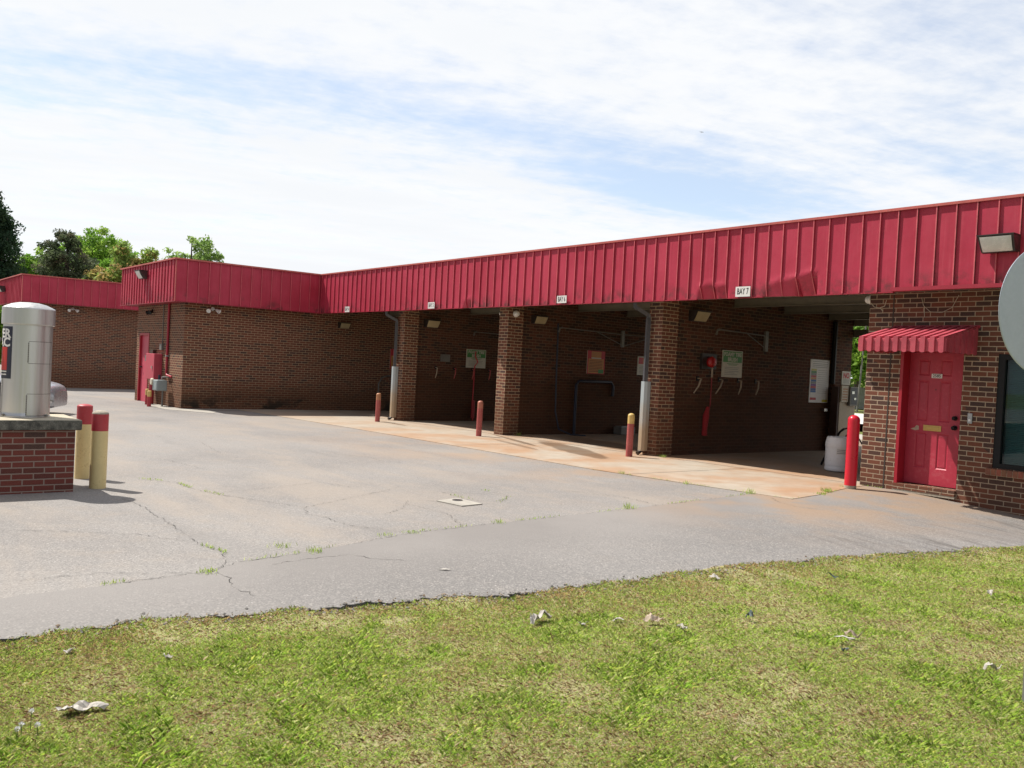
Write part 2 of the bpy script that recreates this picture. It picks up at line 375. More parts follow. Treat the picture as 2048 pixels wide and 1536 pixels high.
M_GLASS = glass()

# ------------------------------------------------------------------ mesh helpers


def gz(x): return 0.0072 * max(-33.0, min(14.0, x))


class MB:
    def __init__(self): self.v = []; self.f = []; self.m = []; self.uv = []; self.mats = []; self.sm = []
    def mi(self, m):
        if m not in self.mats: self.mats.append(m)
        return self.mats.index(m)
    def face(self, pts, m, uv=None, smooth=False):
        i = len(self.v); self.v += [tuple(p) for p in pts]; self.f.append(tuple(range(i, i + len(pts)))); self.m.append(self.mi(m)); self.sm.append(smooth)
        if uv is None:
            a, b_, c = Vector(pts[0]), Vector(pts[1]), Vector(pts[2]); n = (b_ - a).cross(c - a)
            ax = max(range(3), key=lambda k: abs(n[k]))
            uv = [(p[1], p[2]) if ax == 0 else (p[0], p[2]) if ax == 1 else (p[0], p[1]) for p in pts]
        self.uv += uv; return self
    def box(self, x0, x1, y0, y1, z0, z1, m, skip='', rot=None, slope=False):
        """axis box; slope: bottoms follow the ground"""
        P = [(x, y, z) for z in (z0, z1) for y in (y0, y1) for x in (x0, x1)]
        if slope: P = [(p[0], p[1], p[2] + (gz(p[0]) if k < 4 else 0)) for k, p in enumerate(P)]
        if rot is not None: P = [tuple(rot @ Vector(p)) for p in P]
        F = {'-z': (0, 2, 3, 1), '+z': (4, 5, 7, 6), '-y': (0, 1, 5, 4), '+y': (2, 6, 7, 3), '-x': (0, 4, 6, 2), '+x': (1, 3, 7, 5)}
        for k, q in F.items():
            if k in skip.split(): continue
            self.face([P[i] for i in q], m)
        return self
    def tube(self, pts, r, m, n=10, caps=True, smooth=True):
        pts = [Vector(p) for p in pts]; rs = r if isinstance(r, (list, tuple)) else [r] * len(pts); rings = []
        t0 = (pts[1] - pts[0]).normalized(); up = Vector((0, 0, 1)) if abs(t0.z) < .9 else Vector((1, 0, 0)); side = t0.cross(up).normalized()
        for i, p in enumerate(pts):
            t = (pts[min(i + 1, len(pts) - 1)] - pts[max(i - 1, 0)]).normalized(); side = (side - t * side.dot(t)).normalized(); u = side.cross(t)
            rings.append([p + (side * math.cos(2 * math.pi * k / n) + u * math.sin(2 * math.pi * k / n)) * rs[i] for k in range(n)])
        base = len(self.v)
        for R_ in rings: self.v += [tuple(q) for q in R_]
        mi = self.mi(m)
        for i in range(len(rings) - 1):
            for k in range(n):
                a = base + i * n + k; b_ = base + i * n + (k + 1) % n; self.f.append((a, a + n, b_ + n, b_)); self.m.append(mi); self.sm.append(smooth); self.uv += [(0, 0)] * 4
        if caps:
            for i, rev in ((0, False), (len(rings) - 1, True)):
                q = [tuple(x) for x in rings[i]]; self.face(q[::-1] if rev else q, m, [(0, 0)] * n)
        return self
    def lathe(self, prof, m, c=(0, 0, 0), n=28, mats=None, smooth=True):
        """prof: list of (r, z); mats: optional material per segment"""
        if smooth:
            np_, nm = [prof[0]], []
            for i in range(len(prof) - 1):
                (r0, z0), (r1, z1) = prof[i], prof[i + 1]; mm = mats[i] if mats else m
                for f in (.04, .96, 1.0): np_.append((r0 + (r1 - r0) * f, z0 + (z1 - z0) * f)); nm.append(mm)
            prof, mats = np_, nm
        base = len(self.v)
        for r, z in prof: self.v += [(c[0] + r * math.cos(2 * math.pi * k / n), c[1] + r * math.sin(2 * math.pi * k / n), c[2] + z) for k in range(n)]
        for i in range(len(prof) - 1):
            mi = self.mi(mats[i] if mats else m)
            for k in range(n):
                a = base + i * n + k; b_ = base + i * n + (k + 1) % n; self.f.append((a, b_, b_ + n, a + n)); self.m.append(mi); self.sm.append(smooth); self.uv += [(0, 0)] * 4
        return self
    def grid(self, fn, nu, nv, m, smooth=True, uvf=None):
        base = len(self.v)
        for j in range(nv + 1):
            for i in range(nu + 1): self.v.append(tuple(fn(i / nu, j / nv)))
        mi = self.mi(m)
        for j in range(nv):
            for i in range(nu):
                a = base + j * (nu + 1) + i; self.f.append((a, a + 1, a + nu + 2, a + nu + 1)); self.m.append(mi); self.sm.append(smooth)
                self.uv += [(i / nu, j / nv), ((i + 1) / nu, j / nv), ((i + 1) / nu, (j + 1) / nv), (i / nu, (j + 1) / nv)]
        return self
    def text(self, s, size, m, xf, sx=1.0, bold=.0, align='CENTER', cut=0.0):
        """flat lettering; xf maps local (x,y) text coordinates to a 3D point"""
        cu = bpy.data.curves.new('t', 'FONT'); cu.body = s; cu.size = size; cu.align_x = align; cu.align_y = 'CENTER'; cu.offset = bold; cu.resolution_u = 2
        ob = bpy.data.objects.new('t', cu); COL.objects.link(ob); dg = bpy.context.evaluated_depsgraph_get(); dg.update(); me = bpy.data.meshes.new_from_object(ob.evaluated_get(dg))
        if cut:
            bm = bmesh.new(); bm.from_mesh(me); x = -size * 4
            while x < size * 4:
                bmesh.ops.bisect_plane(bm, geom=bm.verts[:] + bm.edges[:] + bm.faces[:], plane_co=(x, 0, 0), plane_no=(1, 0, 0), dist=1e-6); x += cut
            bm.to_mesh(me); bm.free()
        vs = [v.co.copy() for v in me.vertices]
        for p in me.polygons: self.face([xf(vs[i].x * sx, vs[i].y) for i in p.vertices], m, [(0, 0)] * len(p.vertices))
        bpy.data.objects.remove(ob); bpy.data.curves.remove(cu); bpy.data.meshes.remove(me); return self
    def build(self, name, parent=None, merge=False, bevel=0.0):
        me = bpy.data.meshes.new(name); me.from_pydata(self.v, [], self.f)
        for m in self.mats: me.materials.append(m)
        me.polygons.foreach_set('material_index', self.m); me.polygons.foreach_set('use_smooth', self.sm)
        uvl = me.uv_layers.new(name='UV'); uvl.data.foreach_set('uv', np.array(self.uv, dtype=np.float32).ravel())
        if merge or bevel:
            bm = bmesh.new(); bm.from_mesh(me); bmesh.ops.remove_doubles(bm, verts=bm.verts, dist=1e-5); bmesh.ops.recalc_face_normals(bm, faces=bm.faces); bm.to_mesh(me); bm.free()
        me.update(); o = bpy.data.objects.new(name, me); COL.objects.link(o)
        if parent is not None: o.parent = parent; o.matrix_parent_inverse = parent.matrix_world.inverted()
        if bevel:
            md = o.modifiers.new('bevel', 'BEVEL'); md.width = bevel; md.segments = 2; md.limit_method = 'ANGLE'
        return o


def empty(name, label, cat, loc=(0, 0, 0), group=None):
    o = bpy.data.objects.new(name, None); COL.objects.link(o); o.location = loc; o.empty_display_size = .2
    o.matrix_world = Matrix.Translation(Vector(loc)); return tag(o, label, cat, group)


def tag(o, label, cat, group=None):
    o['label'] = label; o['category'] = cat
    if group: o['group'] = group
    return o


def setting(o, kind='structure'): o['kind'] = kind; return o


# ------------------------------------------------------------------ ground
EDGE = [(1.6, -40), (1.75, -20), (1.98, -14), (2.06, -12.4), (2.09, -11.52), (2.11, -11.07), (2.17, -10.57), (2.30, -10.06), (2.42, -9.7), (2.44, -9.4), (2.49, -9.1), (2.60, -8.71), (2.69, -7.99), (2.74, -6.95), (2.87, -5.89), (3.12, -4.74), (3.53, -3.2), (4.3, -2.0), (6, -1.6), (14, -1.5)]


def edge_x(y):
    pts = EDGE[:18]
    for (x0, y0), (x1, y1) in zip(pts, pts[1:]):
        if y0 <= y <= y1: return x0 + (x1 - x0) * (y - y0) / (y1 - y0)
    return pts[0][0] if y < pts[0][1] else 99


def dense(poly, step, jit):
    out = []
    for (x0, y0), (x1, y1) in zip(poly, poly[1:]):
        L = math.hypot(x1 - x0, y1 - y0); n = max(1, int(L / step))
        for k in range(n):
            f = k / n; j = (random.random() - .5) * 2 * jit; out.append((x0 + (x1 - x0) * f - (y1 - y0) / L * j, y0 + (y1 - y0) * f + (x1 - x0) / L * j))
    out.append(poly[-1]); return out


EDGED = [p for p in dense(EDGE[2:18], .022, .004)]
_w = []
for k, (x, y) in enumerate(EDGED):
    _w.append((x + .022 * math.sin(y * 7.1) + .016 * math.sin(y * 17 + 1) + .012 * math.sin(y * 41 + 2) - .12 * math.exp(-((y + 9.62) / .13) ** 2) - .05 * math.exp(-((y + 9.25) / .06) ** 2) + random.gauss(0, .012), y))
EDGED = _w


def sheet(name, poly, m, dz=0.0, thick=0.0, side=None, fall=False):
    bm = bmesh.new(); vs = [bm.verts.new((x, y, gz(x) + dz)) for x, y in poly]; f = bm.faces.new(vs)
    if f.normal.z < 0: f.normal_flip()
    f.normal_update()
    if f.normal.z < 0: bmesh.ops.reverse_faces(bm, faces=[f])
    if thick:
        n = len(vs); lo = [bm.verts.new((v.co.x, v.co.y, v.co.z - thick)) for v in vs]
        for i in range(n):
            q = bm.faces.new((vs[i], vs[(i + 1) % n], lo[(i + 1) % n], lo[i])); q.material_index = 1
    bmesh.ops.triangulate(bm, faces=[f], ngon_method='EAR_CLIP'); bmesh.ops.recalc_face_normals(bm, faces=bm.faces)
    if fall:
        for k in range(12): bmesh.ops.bisect_plane(bm, geom=bm.verts[:] + bm.edges[:] + bm.faces[:], plane_co=(.7 + .4 * k, 0, 0), plane_no=(1, 0, 0), dist=1e-5)
        for k in range(9): bmesh.ops.bisect_plane(bm, geom=bm.verts[:] + bm.edges[:] + bm.faces[:], plane_co=(0, -3.4 + .4 * k, 0), plane_no=(0, 1, 0), dist=1e-5)
        for v in bm.verts:
            f_ = min(1, max(0, (v.co.y + 3.4) / 2.6)); f_ = f_ * f_ * (3 - 2 * f_); v.co.z -= .072 * min(4, max(0, v.co.x - .75)) * f_
    me = bpy.data.meshes.new(name); bm.to_mesh(me); bm.free(); me.materials.append(m); me.materials.append(side or m)
    o = bpy.data.objects.new(name, me); COL.objects.link(o); return setting(o)


WEED = [(1.6, -40), (1.5, -14), (1.23, -10.8), (1.17, -10.15), (.98, -9.9), (.86, -9.26), (.53, -8.19), (.44, -7.16), (.30, -5.22), (.02, -2.68)]
# one base terrain sheet out to the horizon
g = MB(); xs = [-2500, -400, -120, -60, -33, -10, 0, 14, 60, 400, 2500]; ys = [-2500, -300, -60, -20, 0, 30, 120, 500, 2500]
for i in range(len(xs) - 1):
    for j in range(len(ys) - 1): g.face([(x, y, gz(x) - .30) for x, y in ((xs[i], ys[j]), (xs[i + 1], ys[j]), (xs[i + 1], ys[j + 1]), (xs[i], ys[j + 1]))], M_FIELD)
setting(g.build('ground'))
lot = [(-75, -40), (1.55, -40)] + [(x, y) for x, y in dense(WEED[1:], .12, .012)] + [(.02, 8), (-33, 12), (-75, 12)]
xs_cut = [-75, -33]
# the older lot (two slopes, so the west end is a sheet of its own slope)
lotA = [(-33, -90), (1.55, -90), (1.55, -40)] + dense(WEED[1:], .12, .012) + [(.02, 11), (-33, 11)]
sheet('parking_lot', lotA, M_ASPH, 0.0, .05)
sheet('parking_lot', [(-80, -90), (-33, -90), (-33, 11), (-80, 11)], M_ASPH, 0.0, .05)
drive = [(1.56, -40), (1.7, -40)] + EDGED + [(4.3, -2.0), (6, -1.6), (13.9, -1.5), (13.9, .5), (.024, .5)] + [(x + .004, y) for x, y in dense(WEED[1:], .12, .012)[::-1]]
sheet('driveway', drive, M_ASPHN, 0.004, .022, M_EDGE, True)
apron = [(-17.9, -2.72), (-11, -2.66), (-2.77, -2.84), (.56, -2.56), (.45, -1.8), (.2, -.75), (.06, .1), (.06, 11.0), (-17.9, 11.0)]
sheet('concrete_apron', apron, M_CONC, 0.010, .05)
j = MB()
for x0, y0, x1, y1, wd in [(-17.9, -.02, -.1, .02, .018), (-15.7, -2.7, -15.7, 0, .012), (-11.1, -2.66, -11.1, 0, .012), (-6.7, -2.7, -6.7, 0, .012), (-2.1, -2.8, -2.1, 0, .012)]:
    dx, dy = x1 - x0, y1 - y0; L = math.hypot(dx, dy); nx, ny = -dy / L * wd / 2, dx / L * wd / 2
    j.face([(x0 + nx, y0 + ny, gz(x0) + .0135), (x0 - nx, y0 - ny, gz(x0) + .0135), (x1 - nx, y1 - ny, gz(x1) + .0135), (x1 + nx, y1 + ny, gz(x1) + .0135)], M_JOINT)
setting(j.build('pavement_joint'))
sheet('patch', [(-19.5, -4.75), (-17.4, -4.8), (-15.9, -4.05), (-16.6, -3.7), (-17.86, -3.9), (-17.86, -4.25), (-19.9, -4.25)], M_PALEC, .006)
sheet('patch', [(-17.86, -4.2), (-17.86, 1.5), (-17.62, 1.3), (-17.7, -1.0), (-17.6, -2.6), (-17.3, -3.6)], M_PALEC, .008)
# concrete cover with an iron lid in the tarmac
ex = empty('access_cover', 'pale square concrete access slab with small dark iron lid set in the tarmac', 'access cover', (-.75, -6.76, 0))
m_ = MB(); q = [(-.93, -6.95), (-.52, -6.9), (-.56, -6.6), (-1.0, -6.62)]
m_.face([(x, y, gz(x) + .012) for x, y in q], M_PALEC)
for k in range(4):
    a, b_ = q[k], q[(k + 1) % 4]; m_.face([(a[0], a[1], gz(a[0]) + .012), (a[0], a[1], -.05), (b_[0], b_[1], -.05), (b_[0], b_[1], gz(b_[0]) + .012)], M_PALEC)
m_.build('slab', ex); MB().lathe([(.0, .016), (.05, .016), (.058, .014), (.06, .0)], M_BRONZE, (-.86, -6.72, -.004), 20).build('lid', ex)
# hairline cracks
CR = [[(1.23, -10.85), (1.17, -10.5), (1.17, -10.17), (.99, -9.98), (.6, -9.86), (.28, -9.92)], [(.28, -9.92), (-.5, -9.86), (-1.2, -9.83), (-1.77, -9.8), (-2.2, -9.85)], [(1.17, -10.17), (1.4, -10.1), (1.62, -10.18), (1.9, -10.13)],
      [(1.17, -10.18), (1.05, -10.5), (.9, -10.76), (.87, -11.35), (.8, -11.8)], [(-3.6, -9.3), (-3.22, -9.01), (-2.6, -9.0), (-2.14, -8.89), (-1.9, -8.75)], [(-2.14, -8.89), (-1.07, -8.42), (-1.35, -7.9), (-1.82, -7.07), (-2.1, -6.7)],
      [(-1.07, -8.42), (-.66, -8.59), (-.47, -8.5)], [(-2.3, -8.78), (-2.38, -8.46), (-2.72, -7.45), (-2.2, -7.3)], [(1.14, -9.72), (1.1, -9.4), (1.09, -9.07), (1.34, -8.95), (1.5, -8.75)], [(-.92, -11.1), (-.6, -10.6), (-.3, -10.2), (.1, -9.98)],
      [(-1.49, -6.5), (-1.08, -5.96)], [(-1.51, -5.93), (-1.0, -5.9), (-.6, -6.3), (-.9, -6.55), (-1.49, -6.5)], [(-.93, -6.95), (-1.1, -7.2), (-.6, -7.6), (-.4, -7.9)], [(.5, -7.6), (-.2, -7.3), (-.9, -7.35)], [(-6, -6), (-5.2, -5.4), (-4.6, -5.5), (-3.4, -4.6)],
      [(-8, -5), (-6.5, -4.2), (-5, -4.0)], [(-9.5, -7.5), (-8, -7.1), (-6.2, -7.4)], [(-1.2, -5), (-.4, -4.6), (.25, -4.7)], [(-12, -6), (-10.5, -5.0), (-9.2, -5.1)], [(-7, -9), (-5.4, -8.4), (-4.2, -8.3)], [(.53, -8.2), (.0, -8.5), (-.47, -8.5)],
      [(.35, -2.7), (.6, -2.95), (.95, -3.1), (1.3, -3.0)]] + [WEED[2:]]
cr = MB()
for poly in CR:
    pts = dense(poly, .035, .020); prev = None
    for k, (x, y) in enumerate(pts):
        wd = (.0010 + .0028 * random.random() ** 2) if random.random() > .25 else .0005
        a, b_ = pts[max(0, k - 1)], pts[min(len(pts) - 1, k + 1)]; L = math.hypot(b_[0] - a[0], b_[1] - a[1]) + 1e-6; nx, ny = -(b_[1] - a[1]) / L * wd, (b_[0] - a[0]) / L * wd
        cur = ((x + nx, y + ny, gz(x) + .0062), (x - nx, y - ny, gz(x) + .0062))
        if prev: cr.face([prev[0], prev[1], cur[1], cur[0]], M_CRACK)
        prev = cur
setting(cr.build('tarmac_crack'), 'structure')


def lawn_z(x, y): return gz(x) - .022 + (.019 + .006 * min(1, max(0, y + 9.0)) + .010 * math.sin(3.1 * y) * math.sin(1.3 * y + 1) + .006 * math.sin(11 * y)) * max(0.0, min(1, 1 - (x - edge_x(y)) / .4)) - .03 * math.exp(-((y + 9.62) / .22) ** 2) * max(0.0, 1 - abs(x - edge_x(y)) / .25) + min(1.0, .15 + max(0, x - edge_x(y))) * (.016 * math.sin(1.7 * x + .6 * y) * math.sin(1.3 * y) + .012 * math.sin(4.1 * x + 2.2 * y))


lw = MB()
def lawn_f(u, v):
    y = -16 + 14.4 * v; x0 = edge_x(y) - .035; x = x0 + (13.5 - x0) * u ** 1.8; return (x, y, lawn_z(x, y) - (.01 if u < .01 else 0))
lw.grid(lawn_f, 80, 260, M_SOIL); setting(lw.build('lawn'))

# behind the building: strip of turf, pale road, far turf bank
for nm, y0, y1, mm, dz in [('rear_pavement', 11.0, 13.6, M_PALEC, .012), ('road', 21, 35, M_ROAD, .03)]:
    for x0, x1 in ((-80, -33), (-33, 14), (14, 80)): sheet(nm, [(x0, y0), (x1, y0), (x1, y1), (x0, y1)], mm, dz)
bk = MB(); bk.grid(lambda u, v: (-140 + 220 * u, 56 + 60 * v, -.2 + 2.6 * (v * v * (3 - 2 * v)) + .15 * math.sin(u * 40)), 60, 14, M_FIELD); setting(bk.build('hill'))

# ------------------------------------------------------------------ buildings
YF, ZB, ZT = -.413, 2.83, 3.995
X3, X2, X1, PW, PD = -4.4126, -9.0529, -13.5292, .3288, .4443
main = empty('car_wash', 'long red-fasciaed brick car wash with open bays and office end', 'building', (-6, 0, 0))


def dent(X, z):
    d_ = 0.0
    for (a, b_, zc, k, sl) in [(-2.90, -2.61, 3.05, .60, .12), (-2.60, -2.35, 3.03, .42, .1), (-1.53, -1.29, 3.03, .35, .3), (-1.26, -1.02, 3.07, .55, .22), (-1.0, -.70, 3.13, .75, .25), (-9.92, -9.66, 3.0, .5, .2)]:
        if a - .015 < X < b_ + .015:
            zcc = zc + sl * (X - (a + b_) / 2)
            if z < zcc: d_ += (zcc - z) * k * .62
            else: d_ -= .016 * math.exp(-((z - zcc) / .05) ** 2)
    return d_


def fascia(parent, A, B, n_out, zb, zt, step, first, cope_ext=.02, dents=False, darkribs=(), lip=True):
    """standing-seam fascia from A to B (plan), outward normal n_out"""
    A, B = Vector((*A, 0)), Vector((*B, 0)); L = (B - A).length; t = (B - A) / L; n = Vector((*n_out, 0))
    mb = MB(); rr = random.Random(int(L * 100))
    seams = [s for s in np.arange(first, L, step)]
    cuts = [0.0] + [s for s in seams if .02 < s < L - .02] + [L]
    for a, b_ in zip(cuts, cuts[1:]):
        am = rr.uniform(-.004, .004); ph = rr.uniform(0, 6)
        def fn(u, v, a=a, b_=b_, am=am, ph=ph):
            s = a + (b_ - a) * u; z = zb + (zt - zb) * v; p = A + t * s
            off = am * math.sin(math.pi * u) * math.sin(math.pi * v * 2 + ph)
            if dents: off -= dent(p.x, z)
            p = p + n * off; return (p.x, p.y, z)
        mb.grid(fn, 5, 22 if dents else 8, M_RED)
    for s in cuts[1:-1]:
        wd, pr = .008, .025; nv = 16 if dents else 1; dark = any(abs(s - q) < .05 for q in darkribs)
        for side in range(3):
            def fr(u, v, s=s, side=side):
                z = zb + .004 + (zt - zb - .03) * v; p = A + t * s; off = 0
                if dents: off = -max(dent(p.x - .02, z), dent(p.x + .02, z))
                if side == 0: q = p + t * (-wd) + n * (off + pr * u)
                elif side == 1: q = p + t * (-wd + 2 * wd * u) + n * (off + pr)
                else: q = p + t * wd + n * (off + pr * (1 - u))
                return (q.x, q.y, z)
            mb.grid(fr, 1, nv, M_RIBD if dark and side == 2 else (M_RIB if side == 1 else M_RED), smooth=False)
    o = mb.build('fascia', parent)
    return o


def slabbox(parent, name, x0, x1, y0, y1, z0, z1, m, **k): return MB().box(x0, x1, y0, y1, z0, z1, m, **k).build(name, parent)


XE = 13.0; XW = -17.453
fascia(main, (XW - .03, YF), (XE, YF), (0, -1), ZB, ZT, .2676, (.062 - (-17.483)) % .2676, dents=True, darkribs=[x + 17.483 for x in (.591, .861, 1.13, 1.396, 1.66, 2.19)])
fb = MB().box(XW, XE, YF + .28, YF + .30, ZB + .02, ZT - .02, M_BEAM); fb.build('parapet_back', main)
cp = MB().box(XW + .02, XE, YF - .030, YF + .32, ZT, ZT + .012, M_COPE); cp.box(XW + .030, XE, YF - .032, YF - .026, ZT - .026, ZT + .003, M_COPE); cp.build('coping', main)
lp = MB()
for a, b_ in [(XW + .04, -9.95), (-9.65, -2.95), (-2.3, -1.6), (-.68, .575)]:
    lp.box(a, b_, YF - .016, YF + .03, ZB - .012, ZB + .003, M_DRIP)
lp.build('bottom_trim', main)
gt = MB().box(.58, XE, YF - .10, YF - .004, ZB + .0, ZB + .012, M_DRIP); gt.box(.58, XE, YF - .103, YF - .095, ZB + .0, ZB + .052, M_DRIP); gt.build('drip_gutter', main)
# office walls with door and window openings
OW = MB(); Z0, Z1 = -.6, 3.1
def wallY(mb, xs, zs, y, m, holes):
    for i in range(len(xs) - 1):
        for k in range(len(zs) - 1):
            if (i, k) in holes: continue
            mb.face([(xs[i], y, zs[k]), (xs[i + 1], y, zs[k]), (xs[i + 1], y, zs[k + 1]), (xs[i], y, zs[k + 1])], m)
DX0, DX1, DZ0, DZ1 = .525, 1.41, .115, 2.06
WX0, WX1, WZ0, WZ1 = 1.86, 3.30, .49, 2.0
wallY(OW, [0, DX0, DX1, WX0, WX1, XE], [Z0, DZ0, WZ0, WZ1, DZ1, Z1], 0, B_OFF, {(1, 1), (1, 2), (1, 3), (3, 2)})
OW.face([(0, 7, Z0), (0, 0, Z0), (0, 0, Z1), (0, 7, Z1)], B_OFF); OW.face([(XE, 0, Z0), (XE, 7, Z0), (XE, 7, Z1), (XE, 0, Z1)], B_OFF); OW.face([(XE, 7, Z0), (0, 7, Z0), (0, 7, Z1), (XE, 7, Z1)], B_OFF)
# reveals
for x0, x1, z0, z1, dp in [(DX0, DX1, DZ0, DZ1, .20), (WX0, WX1, WZ0, WZ1, .10)]:
    OW.face([(x0, 0, z0), (x0, 0, z1), (x0, dp, z1), (x0, dp, z0)], B_OFF); OW.face([(x1, 0, z0), (x1, dp, z0), (x1, dp, z1), (x1, 0, z1)], B_OFF)
    OW.face([(x0, 0, z1), (x1, 0, z1), (x1, dp, z1), (x0, dp, z1)], B_OFF); OW.face([(x0, 0, z0), (x0, dp, z0), (x1, dp, z0), (x1, 0, z0)], B_OFF)
OW.box(.36, .378, -.004, .02, 0.0, 2.83, M_JOINT)
OW.build('office_wall', main)
st = MB()
for k in range(5): st.box(DX0 + .178 * k + .004, DX0 + .178 * (k + 1) - .004, -.045, .16, .035, .113, B_OFF)
st.box(DX0, DX1, -.04, .15, .0, .108, M_CONCAP); st.build('doorstep', main)
jm = MB(); jm.box(DX0 + .001, DX0 + .045, -.006, .26, DZ0, DZ1 - .001, M_JAMB); jm.box(DX1 - .03, DX1 - .001, .06, .26, DZ0, DZ1 - .001, M_JAMB); jm.box(DX0 + .045, DX1 - .03, .02, .26, DZ1 - .05, DZ1 - .001, M_JAMB); jm.build('door_frame', main)
dl = MB(); dx0, dx1, dz0, dz1, dy = DX0 + .047, DX1 - .032, DZ0 + .012, DZ1 - .053, .20
dl.box(dx0, dx1, dy, dy + .045, dz0, dz1, M_DOOR)
def raised(mb, x0, x1, z0, z1, y):
    for e_, yy in ((0, -.004), ):
        pass
    i = .022
    o_ = [(x0, y - .0015, z0), (x1, y - .0015, z0), (x1, y - .0015, z1), (x0, y - .0015, z1)]; a_ = [(x0 + i * .5, y + .012, z0 + i * .5), (x1 - i * .5, y + .012, z0 + i * .5), (x1 - i * .5, y + .012, z1 - i * .5), (x0 + i * .5, y + .012, z1 - i * .5)]
    return o_
pan = [(.685, .865, 1.66, 1.92), (1.03, 1.185, 1.66, 1.92), (.70, .865, 1.03, 1.61), (1.03, 1.18, 1.03, 1.61), (.71, .87, .36, .855), (1.0, 1.165, .36, .86)]
# stile-and-rail face: frame pieces proud of recessed, bevelled panels
xsd = [dx0, .70, .865, 1.02, 1.18, dx1]; zsd = [dz0, .36, .86, 1.03, 1.61, 1.68, 1.91, dz1]
for i in range(5):
    for k in range(7):
        x0, x1, z0, z1 = xsd[i], xsd[i + 1], zsd[k], zsd[k + 1]
        if i in (1, 3) and k in (1, 3, 5):
            y0 = dy - .014; e1, e2 = .016, .034
            r0 = [(x0, z0), (x1, z0), (x1, z1), (x0, z1)]
            def ins(e): return [(x0 + e, z0 + e), (x1 - e, z0 + e), (x1 - e, z1 - e), (x0 + e, z1 - e)]
            rings = [(r0, y0), (ins(e1), dy - .003), (ins(e2), dy - .010)]
            for (ra, ya), (rb, yb) in zip(rings, rings[1:]):
                for q in range(4):
                    q2 = (q + 1) % 4; dl.face([(ra[q][0], ya, ra[q][1]), (ra[q2][0], ya, ra[q2][1]), (rb[q2][0], yb, rb[q2][1]), (rb[q][0], yb, rb[q][1])], M_DOOR)
            dl.face([(a, rings[2][1], b_) for a, b_ in rings[2][0]], M_DOOR)
        else: dl.face([(x0, dy - .014, z0), (x1, dy - .014, z0), (x1, dy - .014, z1), (x0, dy - .014, z1)], M_DOOR)
for k in range(4):
    a, b_ = [(dx0, dz0), (dx1, dz0), (dx1, dz1), (dx0, dz1)][k], [(dx1, dz0), (dx1, dz1), (dx0, dz1), (dx0, dz0)][k]
    dl.face([(a[0], dy - .014, a[1]), (a[0], dy, a[1]), (b_[0], dy, b_[1]), (b_[0], dy - .014, b_[1])], M_DOOR)
# bare patch of worn paint
dl.face([(.63, dy - .0155, .905), (.70, dy - .0155, .885), (.755, dy - .0155, .90), (.75, dy - .0155, .955), (.715, dy - .0155, .96), (.69, dy - .0155, .925)], M_PAPERB)
door = dl.build('door', main)
def knob(z, r):
    mb = MB(); mb.lathe([(0, -.002), (r * 1.15, -.002), (r * 1.15, .008), (r * .5, .012), (r * .5, .03), (r, .036), (r * 1.02, .055), (r * .7, .068), (0, .07)], M_BLACK, n=16)
    Rm = Matrix.Rotation(math.radians(90), 4, 'X'); mb.v = [tuple(Rm @ Vector(v) + Vector((1.262, dy - .014, z))) for v in mb.v]; return mb
knob(1.10, .028).build('deadbolt', door); knob(.965, .030).build('handle', door)
ms = MB().box(.82, 1.075, dy - .024, dy - .013, .895, .975, M_BRASS); ms.box(.85, 1.045, dy - .028, dy - .023, .915, .955, M_BRASS); ms.build('mail_slot', door, bevel=.003)
npl = MB().box(.895, 1.045, dy - .019, dy - .0135, 1.648, 1.71, M_SIGNW)
npl.text('2585', .062, M_INK, lambda x, y: (.97 + x, dy - .0200, 1.679 + y), .92, .001); npl.build('number_plate', door)
MB().lathe([(0, .006), (.008, .006), (.01, 0)], M_BRASS, (0, 0, 0), 10)
pk = MB().box(.958, .972, dy - .018, dy - .0138, 1.475, 1.489, M_BRONZE); pk.build('peephole', door)
# window
wf = MB()
for a in [(WX0, WX0 + .085, WZ0, WZ1), (WX1 - .085, WX1, WZ0, WZ1), (WX0 + .085, WX1 - .085, WZ1 - .075, WZ1), (WX0 + .085, WX1 - .085, WZ0, WZ0 + .06), (2.55, 2.60, WZ0 + .06, WZ1 - .075)]:
    wf.box(a[0], a[1], .012, .085, a[2] + .001, a[3] - .001, M_BLACK)
wfo = wf.build('window', main)
MB().face([(WX0 + .08, .055, WZ0 + .05), (WX1 - .08, .055, WZ0 + .05), (WX1 - .08, .055, WZ1 - .07), (WX0 + .08, .055, WZ1 - .07)], M_GLASS).build('pane', wfo)
bld = MB(); z = WZ0 + .06
while z < WZ1 - .1:
    bld.face([(WX0 + .09, .115, z), (WX1 - .09, .115, z), (WX1 - .09, .138, z + .018), (WX0 + .09, .138, z + .018)], M_SIGNB); z += .0235
bld.box(WX0, WX1, .19, .2, WZ0, WZ1, M_INKG); bld.build('blinds', wfo)
sil = MB()
for k in range(24): sil.box(1.80 + .0675 * k + .004, 1.80 + .0675 * (k + 1) - .004, -.05, .06, .395, .478, paint('sill_brick', (.20 + .03 * (k % 3), .075 + .01 * (k % 2), .045), .8, .2, scale=14) if k < 4 else sil.mats[k % 4])
sil.box(1.80, 3.42, -.044, .05, .39, .472, paint('sill_mortar', (.40, .31, .22), .9, .2)); sil.build('sill', wfo)
